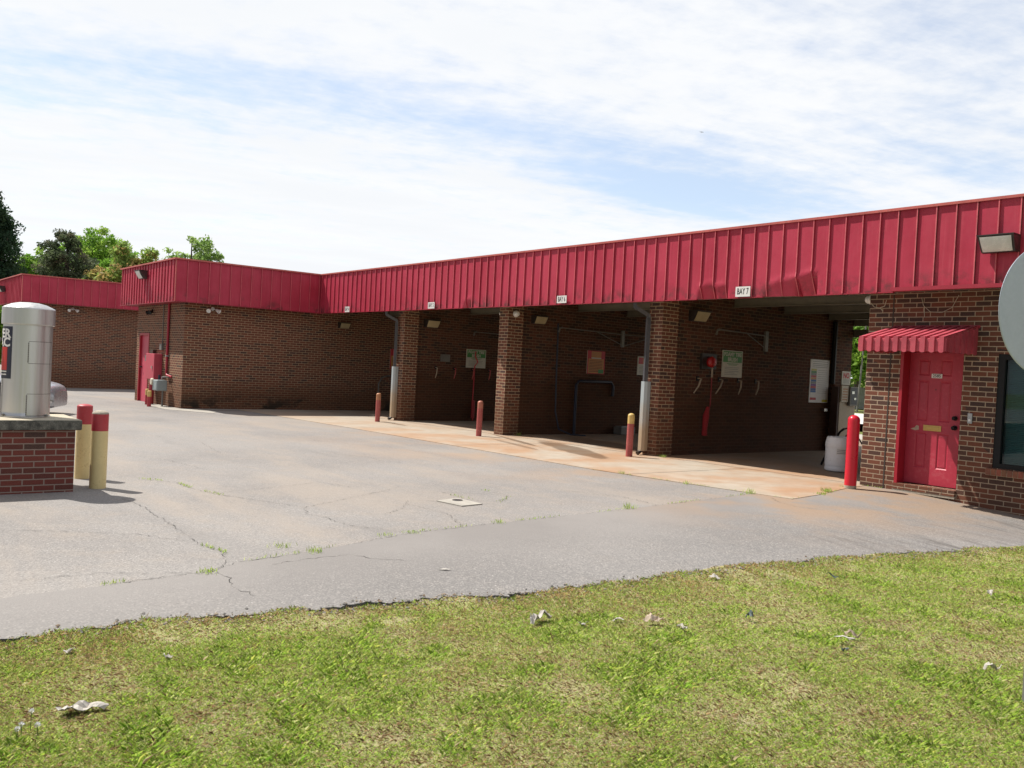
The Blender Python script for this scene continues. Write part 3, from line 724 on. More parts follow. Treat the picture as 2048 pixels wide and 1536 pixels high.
# awning
aw = MB(); ax0, ax1, ay, az, fz, vz = .41, 1.58, -.93, 2.352, 2.145, 1.985
n = 19; stp = (ax1 - ax0) / n
for k in range(n):
    x0, x1 = ax0 + k * stp, ax0 + (k + 1) * stp; up = k % 2 == 0; dzk = .030 if up else 0
    aw.face([(x0, ay, fz + dzk), (x1, ay, fz + dzk), (x1, -.002, az + dzk), (x0, -.002, az + dzk)], M_AWN)
    yk = ay - (.022 if up else 0)
    nz_ = 5
    top = (x0, yk, fz + dzk), (x1, yk, fz + dzk)
    bot = [(x0 + (x1 - x0) * q / nz_, yk, vz - (.012 + .010 * math.sin(math.pi * q / nz_) if up else .004)) for q in range(nz_ + 1)]
    aw.face([top[1], top[0]] + bot, M_AWN)
    aw.face([(x0, ay, fz), (x0, ay, fz + .030), (x0, -.002, az + .030), (x0, -.002, az)], M_AWN); aw.face([(x0, ay, fz + .02), (x0, ay - .022, fz + .02), (x0, ay - .022, vz - .01), (x0, ay, vz - .01)], M_AWN)
    if up: aw.face([(x0, ay, fz + .02), (x1, ay, fz + .02), (x1, ay - .022, fz + .02), (x0, ay - .022, fz + .02)], M_AWN)
x1 = ax1; aw.face([(x1, ay, fz), (x1, -.002, az), (x1, -.002, az + .02), (x1, ay, fz + .02)], M_AWN); aw.face([(x1, ay, fz + .02), (x1, ay, vz - .01), (x1, ay - .022, vz - .01), (x1, ay - .022, fz + .02)], M_AWN)
for xs_, sgn in ((ax0, -1), (ax1, 1)):
    m2 = 11
    for k in range(m2):
        y0 = ay + (-.002 - ay) * k / m2; y1 = ay + (-.002 - ay) * (k + 1) / m2; up = k % 2 == 1; xo = xs_ + sgn * (.022 if up else 0)
        z0 = fz + (az - fz) * k / m2; z1 = fz + (az - fz) * (k + 1) / m2; aw.face([(xo, y0, vz - (.014 if up else .004)), (xo, y1, vz - (.014 if up else .004)), (xo, y1, z1), (xo, y0, z0)], M_AWN)
        aw.face([(xs_, y0, vz), (xs_ + sgn * .022, y0, vz), (xs_ + sgn * .022, y0, z0), (xs_, y0, z0)], M_AWN)
aw.box(ax0 - .01, ax1 + .025, -.014, -.003, az - .01, az + .032, M_DRIP)
awo = aw.build('awning', main)
# piers and divider walls
for X in (X1, X2, X3):
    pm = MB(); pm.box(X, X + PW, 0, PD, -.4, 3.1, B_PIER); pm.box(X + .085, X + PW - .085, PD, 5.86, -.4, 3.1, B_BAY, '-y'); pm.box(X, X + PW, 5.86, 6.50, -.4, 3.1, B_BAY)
    pm.build('divider_wall', main)
# ceiling, beams, roof
ce = MB(); x = XW + .5
n = int((0 - (-17.88)) / .15)
for k in range(n):
    x0 = -17.88 + k * .1492; ce.face([(x0, YF + .02, 3.10), (x0, 6.9, 3.10), (x0 + .11, 6.9, 3.10), (x0 + .11, YF + .02, 3.10)], M_CEIL)
    ce.face([(x0 + .11, YF + .02, 3.10), (x0 + .11, 6.9, 3.10), (x0 + .1292, 6.9, 3.125), (x0 + .1292, YF + .02, 3.125)], M_CEIL); ce.face([(x0 + .1292, YF + .02, 3.125), (x0 + .1292, 6.9, 3.125), (x0 + .1492, 6.9, 3.10), (x0 + .1492, YF + .02, 3.10)], M_CEIL)
ce.build('ceiling', main)
slabbox(main, 'roof', -22.4, XE, YF + .31, 6.95, 3.13, 3.30, M_ROOF)
for yb in (.62, 2.2, 3.9, 5.6):
    for xa, xb in ((-17.875, X1 + .08), (X1 + PW - .08, X2 + .08), (X2 + PW - .08, X3 + .08), (X3 + PW - .08, -.005)):
        b_ = MB(); zz = 2.93 if yb > 1 else 3.0
        b_.box(xa, xb, yb - .06, yb + .06, zz, zz + .012, M_BEAM); b_.box(xa, xb, yb - .006, yb + .006, zz + .012, 3.085, M_BEAM); b_.box(xa, xb, yb - .06, yb + .06, 3.085, 3.097, M_BEAM); b_.build('ceiling_beam', main)
rf = MB().box(-17.88, 0, 6.955, 7.05, 2.95, 3.99, M_DRIP); rf.box(-17.88, 0, 6.56, 6.64, 2.60, 2.78, M_BEAM); rf.box(-17.88, 0, 6.57, 6.63, 2.86, 3.09, M_BEAM); rf.build('rear_header', main)
# downspouts on the piers
def downspout(X, ymid=-.085):
    d_ = MB(); zt_ = 2.84; bw = .052
    path = [(X - .06, YF + .06, zt_), (X - .055, YF + .07, zt_ - .10), (X + .05, ymid, zt_ - .24), (X + .055, ymid, zt_ - .32), (X + .055, ymid, 1.2)]
    d_.tube(path, .052, M_GREYPIPE, 4, smooth=False); o = d_.build('downspout', main)
    g_ = MB(); z0 = gz(X) + .09
    q = [(X - .025, -.005), (X - .025, -.09), (X + .01, -.14), (X + .09, -.14), (X + .125, -.09), (X + .125, -.005)]
    for (a, b_) in zip(q, q[1:]): g_.face([(a[0], a[1], z0), (b_[0], b_[1], z0), (b_[0], b_[1], 1.36), (a[0], a[1], 1.36)], M_GUARD)
    g_.build('guard', o); MB().tube([(X + .055, -.085, 1.3), (X + .055, -.085, gz(X) + .10), (X + .06, -.2, gz(X) + .045)], .042, M_BRONZE, 8).build('outlet', o)
downspout(X3); downspout(X1)
MB().tube([(X3 + PW - .02, 5.80, 2.9), (X3 + PW - .02, 5.80, 1.5)], .05, M_BLACK, 6).build('rear_downspout', main)

# west wing (protruding block) and the far block
def block(name, label, x0, x1, yfr, yb, zb, zt, bm_, stepf, steps, firsts, ov=.43, base=-.5, hole=None):
    e = empty(name, label, 'building', ((x0 + x1) / 2, yfr, gz(x0)))
    wl = MB()
    if hole:
        wl.box(x0 + ov, x1 - ov, yfr + ov, yb, base, zb + .25, bm_, '-y'); hx0, hx1, hz0, hz1 = hole
        wallY(wl, [x0 + ov, hx0, hx1, x1 - ov], [base, hz0, hz1, zb + .25], yfr + ov, bm_, {(1, 1)})
        wl.face([(hx0, yfr + ov, hz0), (hx0, yfr + ov + .2, hz0), (hx1, yfr + ov + .2, hz0), (hx1, yfr + ov, hz0)], M_CONCAP)
    else: wl.box(x0 + ov, x1 - ov, yfr + ov, yb, base, zb + .25, bm_)
    wl.build('wall', e)
    fascia(e, (x0, yfr), (x1, yfr), (0, -1), zb, zt, stepf, .14); fascia(e, (x1, yfr), (x1, yb if name != 'brick_wing' else YF + .03), (1, 0), zb, zt, steps, firsts); fascia(e, (x0, yb), (x0, yfr), (-1, 0), zb, zt, steps, .1)
    yb2 = yb if name != 'brick_wing' else YF - .002
    c = MB(); c.box(x0 - .045, x1 + .045, yfr - .045, yfr + .3, zt, zt + .012, M_COPE); c.box(x1 - .3, x1 + .045, yfr + .3, yb2, zt, zt + .0115, M_COPE); c.box(x0 - .045, x0 + .3, yfr + .3, yb, zt, zt + .0115, M_COPE)
    c.box(x0 - .047, x1 + .047, yfr - .047, yfr - .035, zt - .03, zt + .003, M_COPE); c.box(x1 + .035, x1 + .047, yfr - .035, yb2, zt - .03, zt + .003, M_COPE)
    c.box(x1 - .012, x1 + .012, yfr - .012, yfr + .012, zb - .01, zt - .03, M_COPE)
    c.build('coping', e)
    s_ = MB().box(x0 + .005, x1 - .005, yfr + .005, yb2 - .005, zb + .008, zb + .02, M_DRIP); s_.build('soffit', e)
    t_ = MB().box(x0 - .012, x1 + .014, yfr - .014, yfr + .02, zb - .012, zb + .003, M_DRIP); t_.box(x1 - .02, x1 + .014, yfr + .02, yb2, zb - .012, zb + .003, M_DRIP); t_.build('bottom_trim', e)
    MB().box(x0 + .3, x1 - .3, yfr + .3, yb, zb + .27, zb + .45, M_ROOF).build('roof', e)
    return e
wing = block('brick_wing', 'brick block with red metal fascia and red side door at the inner corner', -22.853, XW, -4.691, 7.3, ZB, ZT, B_WING, .27, .3005, .315, hole=(-22.12, -21.1, -.16, 1.98))
far = block('far_brick_block', 'farthest brick block with red fascia behind the steel vacuum', -37.1, -31.0, -6.18, 7.3, 3.06, 4.105, B_FAR, .3, .305, .31)
# wing door
wd = MB(); wy = -4.262
wd.box(-22.12, -22.05, wy - .012, wy + .2, -.16, 1.98, M_JAMB); wd.box(-21.16, -21.1, wy - .012, wy + .2, -.16, 1.98, M_JAMB); wd.box(-22.05, -21.16, wy - .012, wy + .2, 1.91, 1.98, M_JAMB)
wdo = wd.build('door_frame', wing)
sd = MB().box(-22.05, -21.16, wy + .055, wy + .10, -.155, 1.91, paint('side_door_red', (.50, .06, .10), .5, .08)); sd = sd.build('door', wing)
MB().tube([(-21.93, wy + .055, .92), (-21.93, wy - .005, .92), (-21.93, wy - .015, .92)], [.02, .02, .035], M_BLACK, 10).build('handle', sd)
# conduits on the wing's front
cd = MB().tube([(-19.18, -4.30, 2.83), (-19.18, -4.30, .82), (-19.12, -4.30, .76), (-18.75, -4.28, .72)], .035, M_JAMB, 10); cd.box(-19.23, -19.13, -4.34, -4.262, 1.3, 1.33, M_GALV); cd.build('red_conduit', wing)
cd = MB().tube([(-19.75, -4.28, 2.8), (-19.75, -4.28, 1.62)], .012, M_GALVD, 8); cd.box(-19.85, -19.65, -4.33, -4.262, 1.48, 1.66, M_GALVD); cd.build('conduit_box', wing)

# ------------------------------------------------------------------ fittings on the walls
def wall_pack(label, loc, ang, sx=1.0, lens=M_LENS, group='wall pack lights'):
    """housing with a sloped glass front; local -Y is outward"""
    e = empty('wall_light', label, 'wall light', loc, group); Rz = Matrix.Translation(Vector(loc)) @ Matrix.Rotation(ang, 4, 'Z')
    w_, h, dt, db = .215 * sx, .10 * sx, .20 * sx, .09 * sx
    def T(p): return tuple(Rz @ Vector(p))
    b_ = MB(); pts = {'a': (-w_, 0, -h), 'b': (w_, 0, -h), 'c': (w_, 0, h), 'd': (-w_, 0, h), 'e': (-w_ * .93, -db, -h), 'f': (w_ * .93, -db, -h), 'g': (w_, -dt, h), 'h': (-w_, -dt, h)}
    for q in ('abcd', 'dcgh', 'aefb', 'adhe', 'bfgc', 'efgh'): b_.face([T(pts[k]) for k in q], M_BRONZE)
    b_.box(-w_ * .6, w_ * .6, -.004, .05, -h * .6, h * .6, M_BRONZE, rot=Rz); b_.box(-w_ - .008, w_ + .008, -dt - .01, 0, h + .001, h + .012, M_BRONZE, rot=Rz)
    b_.build('housing', e)
    def L(u, v, o=0.0):
        x = (-w_ * .93 + 2 * w_ * .93 * u) * (1 - v) + (-w_ + 2 * w_ * u) * v; y = -db * (1 - v) - dt * v; z = -h + 2 * h * v
        nv = Vector((0, -2 * h, -(dt - db))).normalized(); return T(Vector((x, y, z)) + nv * (o + .022 * math.sin(math.pi * v) ** .5 * min(1, min(u, 1 - u) * 8)))
    l_ = MB(); l_.grid(lambda u, v: L(.06 + .88 * u, .06 + .88 * v, .003), 10, 8, lens); l_.build('lens', e); return e
wall_pack('bronze wall light with clear glass on the red fascia above the office', (2.0, YF - .036, 3.375), 0, 1.02)
wall_pack('wall light on the red fascia of the near brick wing', (-20.2, -4.691 - .036, 3.66), 0, 1.15)
wall_pack('wall light on the red fascia of the farthest brick block', (-34.9, -6.18 - .036, 3.66), 0, 1.15)
RX = math.radians(90)
wall_pack('wall light with yellowed lens high inside bay 7', (X3 + PW - .085, 1.04, 2.66), RX, 1.0, M_LENSD)
wall_pack('wall light with yellowed lens high inside bay 6', (X2 + PW - .085, .93, 2.63), RX, .9, M_LENSD)
wall_pack('wall light with yellowed lens high inside bay 5', (X1 + PW - .085, .87, 2.57), RX, 1.0, M_LENSD)
wall_pack('wall light high on the wing wall inside the darkest bay', (-17.88, .62, 2.53), RX, .85, M_LENSD)


def floodlight(label, loc, ang, sc=1.0, mm=M_WHITE):
    e = empty('floodlight', label, 'floodlight', loc, 'twin security floodlights'); Rz = Matrix.Translation(Vector(loc)) @ Matrix.Rotation(ang, 4, 'Z')
    b_ = MB().lathe([(0, 0), (.05, 0), (.05, .02), (.03, .03)], mm, n=12); Rx = Rz @ Matrix.Rotation(RX, 4, 'X'); b_.v = [tuple(Rx @ Vector(v)) for v in b_.v]; b_.build('mount', e)
    for s in (-1, 1):
        h = MB().lathe([(0, -.01), (.035, -.01), (.045, .03), (.06 * sc, .10), (.062 * sc, .11), (.045 * sc, .10), (0, .085)], mm, n=14)
        A_ = Rz @ Matrix.Translation(Vector((s * .10, -.05, -.03))) @ Matrix.Rotation(s * .6, 4, 'Z') @ Matrix.Rotation(math.radians(115), 4, 'X'); h.v = [tuple(A_ @ Vector(v)) for v in h.v]
        h.tube([tuple(Rz @ Vector((0, -.02, 0))), tuple(A_ @ Vector((0, 0, .0)))], .012, mm, 6); h.build('lamp_head', e)
    return e
floodlight('white twin-head floodlight under the wing fascia, right of the corner', (-17.88, -3.5, 2.72), RX)
floodlight('small twin floodlight on the farthest block, beside the vacuum top', (-31.43, -4.3, 2.93), RX)
floodlight('black twin floodlight under the wing fascia, above the side door', (-20.9, -4.262, 2.66), 0, 1.0, M_BLACK)


def cam_dome(name, label, loc, ang, group=None):
    e = empty(name, label, 'security camera', loc, group); b_ = MB(); b_.lathe([(0, 0), (.075, 0), (.075, .03), (.06, .05)], M_WHITE, n=16); Rm = Matrix.Translation(Vector(loc)) @ Matrix.Rotation(ang, 4, 'Z') @ Matrix.Rotation(RX, 4, 'X')
    b_.v = [tuple(Rm @ Vector(v)) for v in b_.v]; b_.build('base', e)
    d_ = MB(); d_.lathe([(.062, .05), (.058, .075), (.045, .098), (.022, .11), (0, .113)], M_WHITE, n=16); d_.v = [tuple(Rm @ Vector(v)) for v in d_.v]; d_.build('dome', e)
cam_dome('camera_dome', 'white dome camera on the side of the pier between bays 5 and 6', (X2 + PW, .2, 2.72), RX, 'security cameras')
cam_dome('camera_dome', 'white dome camera on the left corner of the pier between bays 5 and 6', (X2, .1, 2.72), -RX, 'security cameras')
cam_dome('camera_dome', 'white dome camera at the top left corner of the office wall', (0, .06, 2.78), -RX, 'security cameras')
wr = MB().tube([(.03, -.03, 2.72), (.08, -.02, 2.66), (.16, -.02, 2.645), (.24, -.02, 2.67), (.27, -.03, 2.76)], .005, M_CREAM, 6); wr.tube([(.17, -.02, 2.645), (.22, -.02, 2.60)], .005, M_CREAM, 6)
tag(wr.build('loose_cable'), 'short looped cream cable above the office corner', 'cable', 'loose cables')
wr = MB().tube([(.78, -.012, 2.78), (.82, -.02, 2.66), (.92, -.02, 2.575), (1.08, -.02, 2.56), (1.22, -.02, 2.63), (1.30, -.012, 2.80)], .004, M_CREAM, 6); wr.tube([(.83, -.018, 2.66), (.84, -.018, 2.50)], .004, M_CREAM, 6)
tag(wr.build('loose_cable'), 'long sagging cream cable over the office awning', 'cable', 'loose cables')
eb = empty('intercom', 'small grey intercom plate on brick between red door and window', 'intercom', (1.55, 0, 1.12))
MB().box(1.515, 1.575, -.022, -.001, 1.05, 1.19, M_GALV).build('plate', eb, bevel=.004); MB().box(1.53, 1.56, -.028, -.0225, 1.08, 1.11, M_WHITE).build('button', eb)

# number plates over the bays
def plate(txt, x, z0, z1, wd, label):
    p = MB().box(x - wd / 2, x + wd / 2, YF - .045, YF - .0385, z0, z1, M_SIGNW)
    p.text(txt, .140, M_INK, lambda a, b_: (x + a, YF - .0462, (z0 + z1) / 2 + b_), .62, .0025)
    tag(p.build('bay_sign'), label, 'bay sign', 'bay number plates')
plate('BAY 7', -1.97, 2.84, 3.005, .29, 'white plate reading BAY 7 on the red fascia')
plate('BAY 6', -6.42, 2.85, 3.0, .29, 'white plate reading BAY 6 on the red fascia')
plate('BAY 5', -11.25, 2.84, 2.995, .29, 'white plate reading BAY 5 on the red fascia')
plate('BAY 4', -15.62, 2.83, 2.985, .27, 'white bay plate nearest the inner corner of the red fascia')

# signs on the divider walls (facing +X); local a = along +Y, b = up
def wsign(name, X, y0, y1, z0, z1, label, fill, cat='sign', group=None):
    p = MB().box(X, X + .014, y0, y1, z0, z1, M_SIGNB)
    def pt(u, v, o=.0155): return (X + o, y0 + (y1 - y0) * u, z0 + (z1 - z0) * v)
    def rect(u0, u1, v0, v1, m, o=.0155): p.face([pt(u0, v0, o), pt(u1, v0, o), pt(u1, v1, o), pt(u0, v1, o)], m)
    fill(p, pt, rect); tag(p.build(name), label, cat, group); return p
def foamy(p, pt, rect):
    rect(.03, .97, .56, .97, M_GREEN)
    H = .5
    p.text('FOAMY TIRE', .11, M_SIGNB, lambda a, b_: (pt(0, 0)[0] + .0015, (pt(0, 0)[1] + pt(1, 1)[1]) / 2 + a, pt(0, .85)[2] + b_), .92, .004)
    p.text('BRUSH', .11, M_SIGNB, lambda a, b_: (pt(0, 0)[0] + .0015, (pt(0, 0)[1] + pt(1, 1)[1]) / 2 + a, pt(0, .66)[2] + b_), .92, .004)
    for v, a, b_ in ((.50, .22, .80), (.455, .30, .72)): rect(a, b_, v, v + .022, M_GREEN)
    for v, a, b_ in ((.36, .12, .86), (.30, .12, .80), (.22, .12, .84), (.16, .12, .62), (.10, .12, .78)): rect(a, b_, v, v + .016, M_INKG)
D3, D2, D1 = X3 + PW - .085, X2 + PW - .085, X1 + PW - .085
wsign('tire_brush_sign', D3, 1.90, 2.54, 1.52, 2.06, 'green and white FOAMY TIRE BRUSH sign inside bay 7', foamy, group='tire brush signs')
wsign('tire_brush_sign', D1, 2.12, 2.80, 1.43, 1.95, 'green and white FOAMY TIRE BRUSH sign inside bay 5', foamy, group='tire brush signs')
def menu(p, pt, rect):
    for k, m in enumerate([M_SYEL, M_GREEN, M_INKG, M_SRED, M_ORANGE, M_SBLUE, M_INKG, M_SPUR, M_SRED, M_SBLUE, M_SBLUE]): rect(.05, .33, .735 - .05 * k, .782 - .05 * k, m)
    rect(.05, .36, .06, .115, M_SRED); rect(.68, .97, .015, .075, M_SYEL)
    for v in (.95, .90, .86, .82): rect(.1, .9, v, v + .010, M_INKG)
    for k in range(12): rect(.40, .92, .75 - .048 * k, .756 - .048 * k, M_INKG)
_sb = M_SIGNB; M_SIGNB = M_SIGNW
wsign('wash_menu', D3, 4.98, 5.72, 1.06, 2.02, 'tall white wash menu with coloured squares inside bay 7', menu)
M_SIGNB = _sb
def orange(p, pt, rect):
    rect(.0, 1.0, 0, 1, M_SRED, .0148); rect(.06, .94, .03, .66, M_ORANGE); rect(.22, .78, .70, .97, M_ORANGE); rect(.22, .78, .66, .71, M_SIGNB, .0162)
    for k in range(8): rect(.12, .86, .10 + .065 * k, .118 + .065 * k, M_BROWN, .0162)
    rect(.64, .94, .03, .20, M_GREEN, .0165)
wsign('instruction_board', D2, 2.58, 3.18, 1.44, 2.01, 'orange instruction board with red border inside bay 6', orange, group='instruction boards')
wsign('instruction_board', -17.88, 2.35, 3.0, 1.25, 1.9, 'orange instruction board in the darkest bay, mostly behind the downspout', orange, group='instruction boards')
def warn(p, pt, rect):
    rect(.05, .95, .60, .95, M_ORANGE); rect(.05, .30, .60, .95, M_SRED, .0162)
    for k in range(6): rect(.1, .85, .10 + .075 * k, .125 + .075 * k, M_INKG)
wsign('warning_board', D2, 4.36, 5.0, 1.47, 1.95, 'pale warning board with red panel inside bay 6 beside the downspout', warn)
def no(p, pt, rect):
    p.text('NO', .17, M_SRED, lambda a, b_: (pt(0, 0)[0] + .001, (pt(0, 0)[1] + pt(1, 1)[1]) / 2 + a, pt(0, .66)[2] + b_), .95, .008)
    for v in (.36, .28, .20, .12): rect(.15, .85, v, v + .03, M_INKG)
wsign('no_sign', X3 + PW, 6.12, 6.48, 1.49, 1.80, 'small white sign with red NO above the coin boxes', no)

# self-service cabinet at the back of bay 7
cb = empty('coin_cabinet', 'tan upright coin cabinet at the back of bay 7', 'cabinet', (-4.0, 6.3, 0))
c = MB().box(X3 + PW + .001, X3 + PW + .17, 5.83, 6.47, gz(-4) + .01, 1.44, M_TAN, '-x'); c.box(X3 + PW + .001, X3 + PW + .16, 5.76, 5.829, gz(-4) + .01, 1.44, M_BROWN); c.build('body', cb)
c = MB().box(X3 + PW + .17, X3 + PW + .20, 5.84, 6.12, 1.10, 1.47, M_CREAM)
for k in range(5): c.box(X3 + PW + .2005, X3 + PW + .203, 5.88, 6.08, 1.14 + .06 * k, 1.165 + .06 * k, M_ORB)
c.build('price_plate', cb)
c = MB().box(X3 + PW + .17, X3 + PW + .235, 6.14, 6.46, 1.02, 1.45, M_GALVD); c.box(X3 + PW + .2355, X3 + PW + .238, 6.17, 6.43, 1.05, 1.43, M_NAVY)
for (a, b_, r) in ((6.25, 1.32, .05), (6.34, 1.18, .04)): c.box(X3 + PW + .2385, X3 + PW + .243, a - r, a + r, b_ - r * .6, b_ + r * .6, M_CHROME)
c.build('coin_box', cb)

# floor mat hooks: bracket + hanging grip
def hook(X, y, z, tilt, mm, label, grp):
    e = empty('mat_clip', label, 'mat clip', (X, y, z), grp); MB().box(X - .001, X + .02, y - .03, y + .03, z - .02, z + .07, M_BLACK).build('bracket', e)
    MB().tube([(X + .02, y, z + .03), (X + .09, y + tilt * .1, z + .02), (X + .10, y - tilt * .4, z - .12), (X + .07, y - tilt, z - .26)], [.012, .017, .017, .012], mm, 8).build('grip', e)
pos = ['first', 'second', 'third', 'last']
for k, y in enumerate((1.17, 1.83, 2.44, 3.02)): hook(D3, y, 1.44, .16 if k < 2 else .05, M_HOOK, f'pale mat clip in bay 7, {pos[k]} of four from the pier', 'mat clips in bay 7')
for k, y in enumerate((1.10, 1.72, 2.34, 2.93)): hook(D1, y, 1.36, .03, M_HOOK if k == 0 else M_HOOKR, f'mat clip in bay 5, {pos[k]} of four from the pier', 'mat clips in bay 5')
# foaming brush hanging in bay 7
fbx = empty('foam_brush', 'red foaming brush and hose hanging from a round red holder in bay 7', 'wash brush', (D3, 1.44, 1.8))
MB().box(D3 - .001, D3 + .06, 1.22, 1.66, 1.66, 1.96, M_BRONZE).build('holder_box', fbx)
h = MB().lathe([(0, .0), (.10, 0), (.11, .05), (.08, .10), (0, .115)], paint('reel_red', (.33, .008, .010), .4, .06), n=20); Rm = Matrix.Translation(Vector((D3 + .06, 1.46, 1.80))) @ Matrix.Rotation(RX, 4, 'Y'); h.v = [tuple(Rm @ Vector(v)) for v in h.v]; h.build('reel', fbx)
MB().tube([(D3 + .12, 1.46, 1.68), (D3 + .11, 1.48, 1.3), (D3 + .12, 1.46, .95), (D3 + .10, 1.43, .72)], .011, paint('hose_red', (.22, .010, .014), .5, .2), 8).build('hose', fbx)
MB().tube([(D3 + .12, 1.465, 1.68), (D3 + .118, 1.47, 1.5)], .02, M_HOOK, 8).build('collar', fbx)
h = MB().tube([(D3 + .10, 1.42, .92), (D3 + .10, 1.38, .74), (D3 + .10, 1.36, .50), (D3 + .10, 1.36, .36)], [.03, .065, .05, .055], paint('brush_red', (.26, .010, .014), .8, .35, scale=60, bump=.01), 14); h.build('brush_head', fbx)
# second holder and red hose in bay 5
f2 = empty('foam_brush', 'grey holder with red hose coiled to the floor in bay 5', 'wash brush', (D1, 1.4, 1.6))
MB().box(D1 - .001, D1 + .08, 1.25, 1.52, 1.56, 1.76, M_GALVD).build('holder_box', f2)
MB().tube([(D1 + .04, 2.42, 1.9), (D1 + .03, 2.42, 1.75), (D1 + .05, 2.50, 1.60), (D1 + .05, 2.40, 1.48), (D1 + .04, 2.40, 1.1), (D1 + .05, 2.38, .4), (D1 + .05, 2.42, .02), (D1 + .2, 2.3, -.05)], .016, M_SRED, 8).build('hose', f2)
MB().tube([(D1 + .06, 2.40, .5), (D1 + .06, 2.40, .0)], .05, paint('coil_red', (.34, .015, .02), .5, .2), 10).build('coil', f2)
# swinging hose booms
def boom(X, y0, y1, z, label, both=False):
    e = empty('hose_boom', label, 'hose boom', (X, y1, z), 'ceiling hose booms'); b_ = MB()
    b_.box(X - .001, X + .05, y1 - .05, y1 + .05, z - .32, z + .10, M_GALVD); b_.build('bracket', e)
    MB().tube([(X + .05, y1, z), (X + .12, y0, z + .03)], .013, M_GALVD, 8).build('arm', e)
    MB().tube([(X + .05, y1, z - .28), (X + .09, (y0 * .45 + y1 * .55), z + .01)], .010, M_GALVD, 8).build('strut', e)
    MB().tube([(X + .12, y0 + .01, z + .03), (X + .12, y0 - .06, z + .02), (X + .12, y0 - .09, z - .08)], .022, M_GALVD, 8).build('swivel', e)
    if both:
        MB().tube([(X + .05, y1 + .06, z), (X + .3, y1 + 1.5, z - .0)], .013, M_GALVD, 8).build('arm', e); MB().tube([(X + .05, y1 + .06, z - .28), (X + .2, y1 + .9, z - .02)], .010, M_GALVD, 8).build('strut', e)
boom(D3, 1.62, 3.28, 2.42, 'pale pipe hose boom with strut high in bay 7')
boom(D2, 1.6, 3.75, 2.47, 'pale double pipe hose boom high in bay 6', True)
boom(D1, 2.35, 3.85, 2.42, 'thin pipe hose boom high in bay 5, half behind the pier')
# hose pipes in bays 6 and 4
fr = MB().tube([(D2 + .05, 2.22, gz(-9) + .015), (D2 + .05, 2.22, 1.15), (D2 + .05, 2.30, 1.25), (D2 + .05, 3.40, 1.25), (D2 + .05, 3.48, 1.15), (D2 + .05, 3.48, .9)], .035, M_BLUEHOSE, 8)
tag(fr.build('pipe_frame'), 'dark inverted U of pipe against the wall of bay 6', 'pipe', 'wall pipes in the bays')
fr = MB().tube([(D2 + .04, 1.55, 2.6), (D2 + .05, 1.56, 1.4), (D2 + .06, 1.58, .5), (D2 + .12, 1.66, .08), (D2 + .3, 1.9, gz(-9) + .03), (D2 + .6, 2.1, gz(-9) + .03)], .02, M_BLUEHOSE, 8)
tag(fr.build('hanging_hose'), 'dark hose hanging to the floor near the front of bay 6', 'hose')
fr = MB().tube([(-17.83, 1.95, gz(-18) + .015), (-17.83, 1.95, .75), (-17.83, 2.05, .95), (-17.83, 2.25, 1.02), (-17.83, 3.1, 1.02)], .022, M_GALVD, 8)
tag(fr.build('pipe_frame'), 'thin bent pipe on the wing wall in the darkest bay', 'pipe', 'wall pipes in the bays')
bx = empty('floor_box', 'grey slanted box on the floor of bay 6 behind the bollard', 'box', (D2 + .2, 3.9, gz(-8.6)))
q = MB().box(D2 + .02, D2 + .30, 3.6, 4.1, gz(-8.6) + .013, gz(-8.6) + .20, M_GALVD); q.build('body', bx, bevel=.01); MB().box(D2 + .05, D2 + .27, 3.64, 4.06, gz(-8.6) + .2015, gz(-8.6) + .215, M_GALV).build('lid', bx)
sm = MB().box(D3 - .001, D3 + .10, 5.50, 5.62, .86, .94, M_CHROME); tag(sm.build('wall_nozzle', bevel=.012), 'small bright metal nozzle bracket below the wash menu', 'nozzle bracket')
# meter board on the wing
ut = empty('utility_cabinet', 'red electrical cabinet on a thick red post beside the side door', 'utility cabinet', (-20.1, -4.4, gz(-20)))
MB().box(-20.55, -19.72, -4.50, -4.265, .60, 1.36, paint('utility_red', (.46, .055, .085), .5, .1)).build('box', ut, bevel=.01)
MB().tube([(-20.2, -4.40, .6), (-20.2, -4.40, gz(-20) - .05)], .075, M_CAPRED, 12).build('post', ut); MB().box(-19.9, -19.84, -4.53, -4.5005, .92, 1.0, M_CHROME).build('latch', ut)
MB().box(-20.78, -20.56, -4.46, -4.30, 1.12, 1.30, M_GALVD).build('meter', ut)
MB().box(-20.62, -20.36, -4.36, -4.264, 1.365, 1.47, M_BROWN).build('junction_box', ut)
gm = empty('gas_meter', 'grey gas meter on pipes before the red utility cabinet', 'gas meter', (-18.9, -4.6, gz(-19)))
g_ = MB().box(-19.25, -18.83, -4.66, -4.36, .31, .62, paint('meter_grey', (.24, .28, .28), .5, .1)); g_.build('body', gm, bevel=.03)
MB().tube([(-19.15, -4.5, .6), (-19.15, -4.5, .76)], .035, M_BLUEHOSE, 8).build('regulator', gm); MB().tube([(-18.9, -4.5, .6), (-18.9, -4.5, .70), (-18.9, -4.29, .71)], .02, M_GALVD, 8).build('pipe', gm); MB().tube([(-18.92, -4.46, .32), (-18.92, -4.46, gz(-19) - .05)], .025, M_GALVD, 8).build('riser', gm)
g_ = MB().lathe([(0, .06), (.09, .06), (.1, .03), (.1, 0)], M_CREAM, n=14); Rm = Matrix.Translation(Vector((-19.27, -4.64, .56))) @ Matrix.Rotation(RX, 4, 'X'); g_.v = [tuple(Rm @ Vector(v)) for v in g_.v]; g_.build('dial', gm)

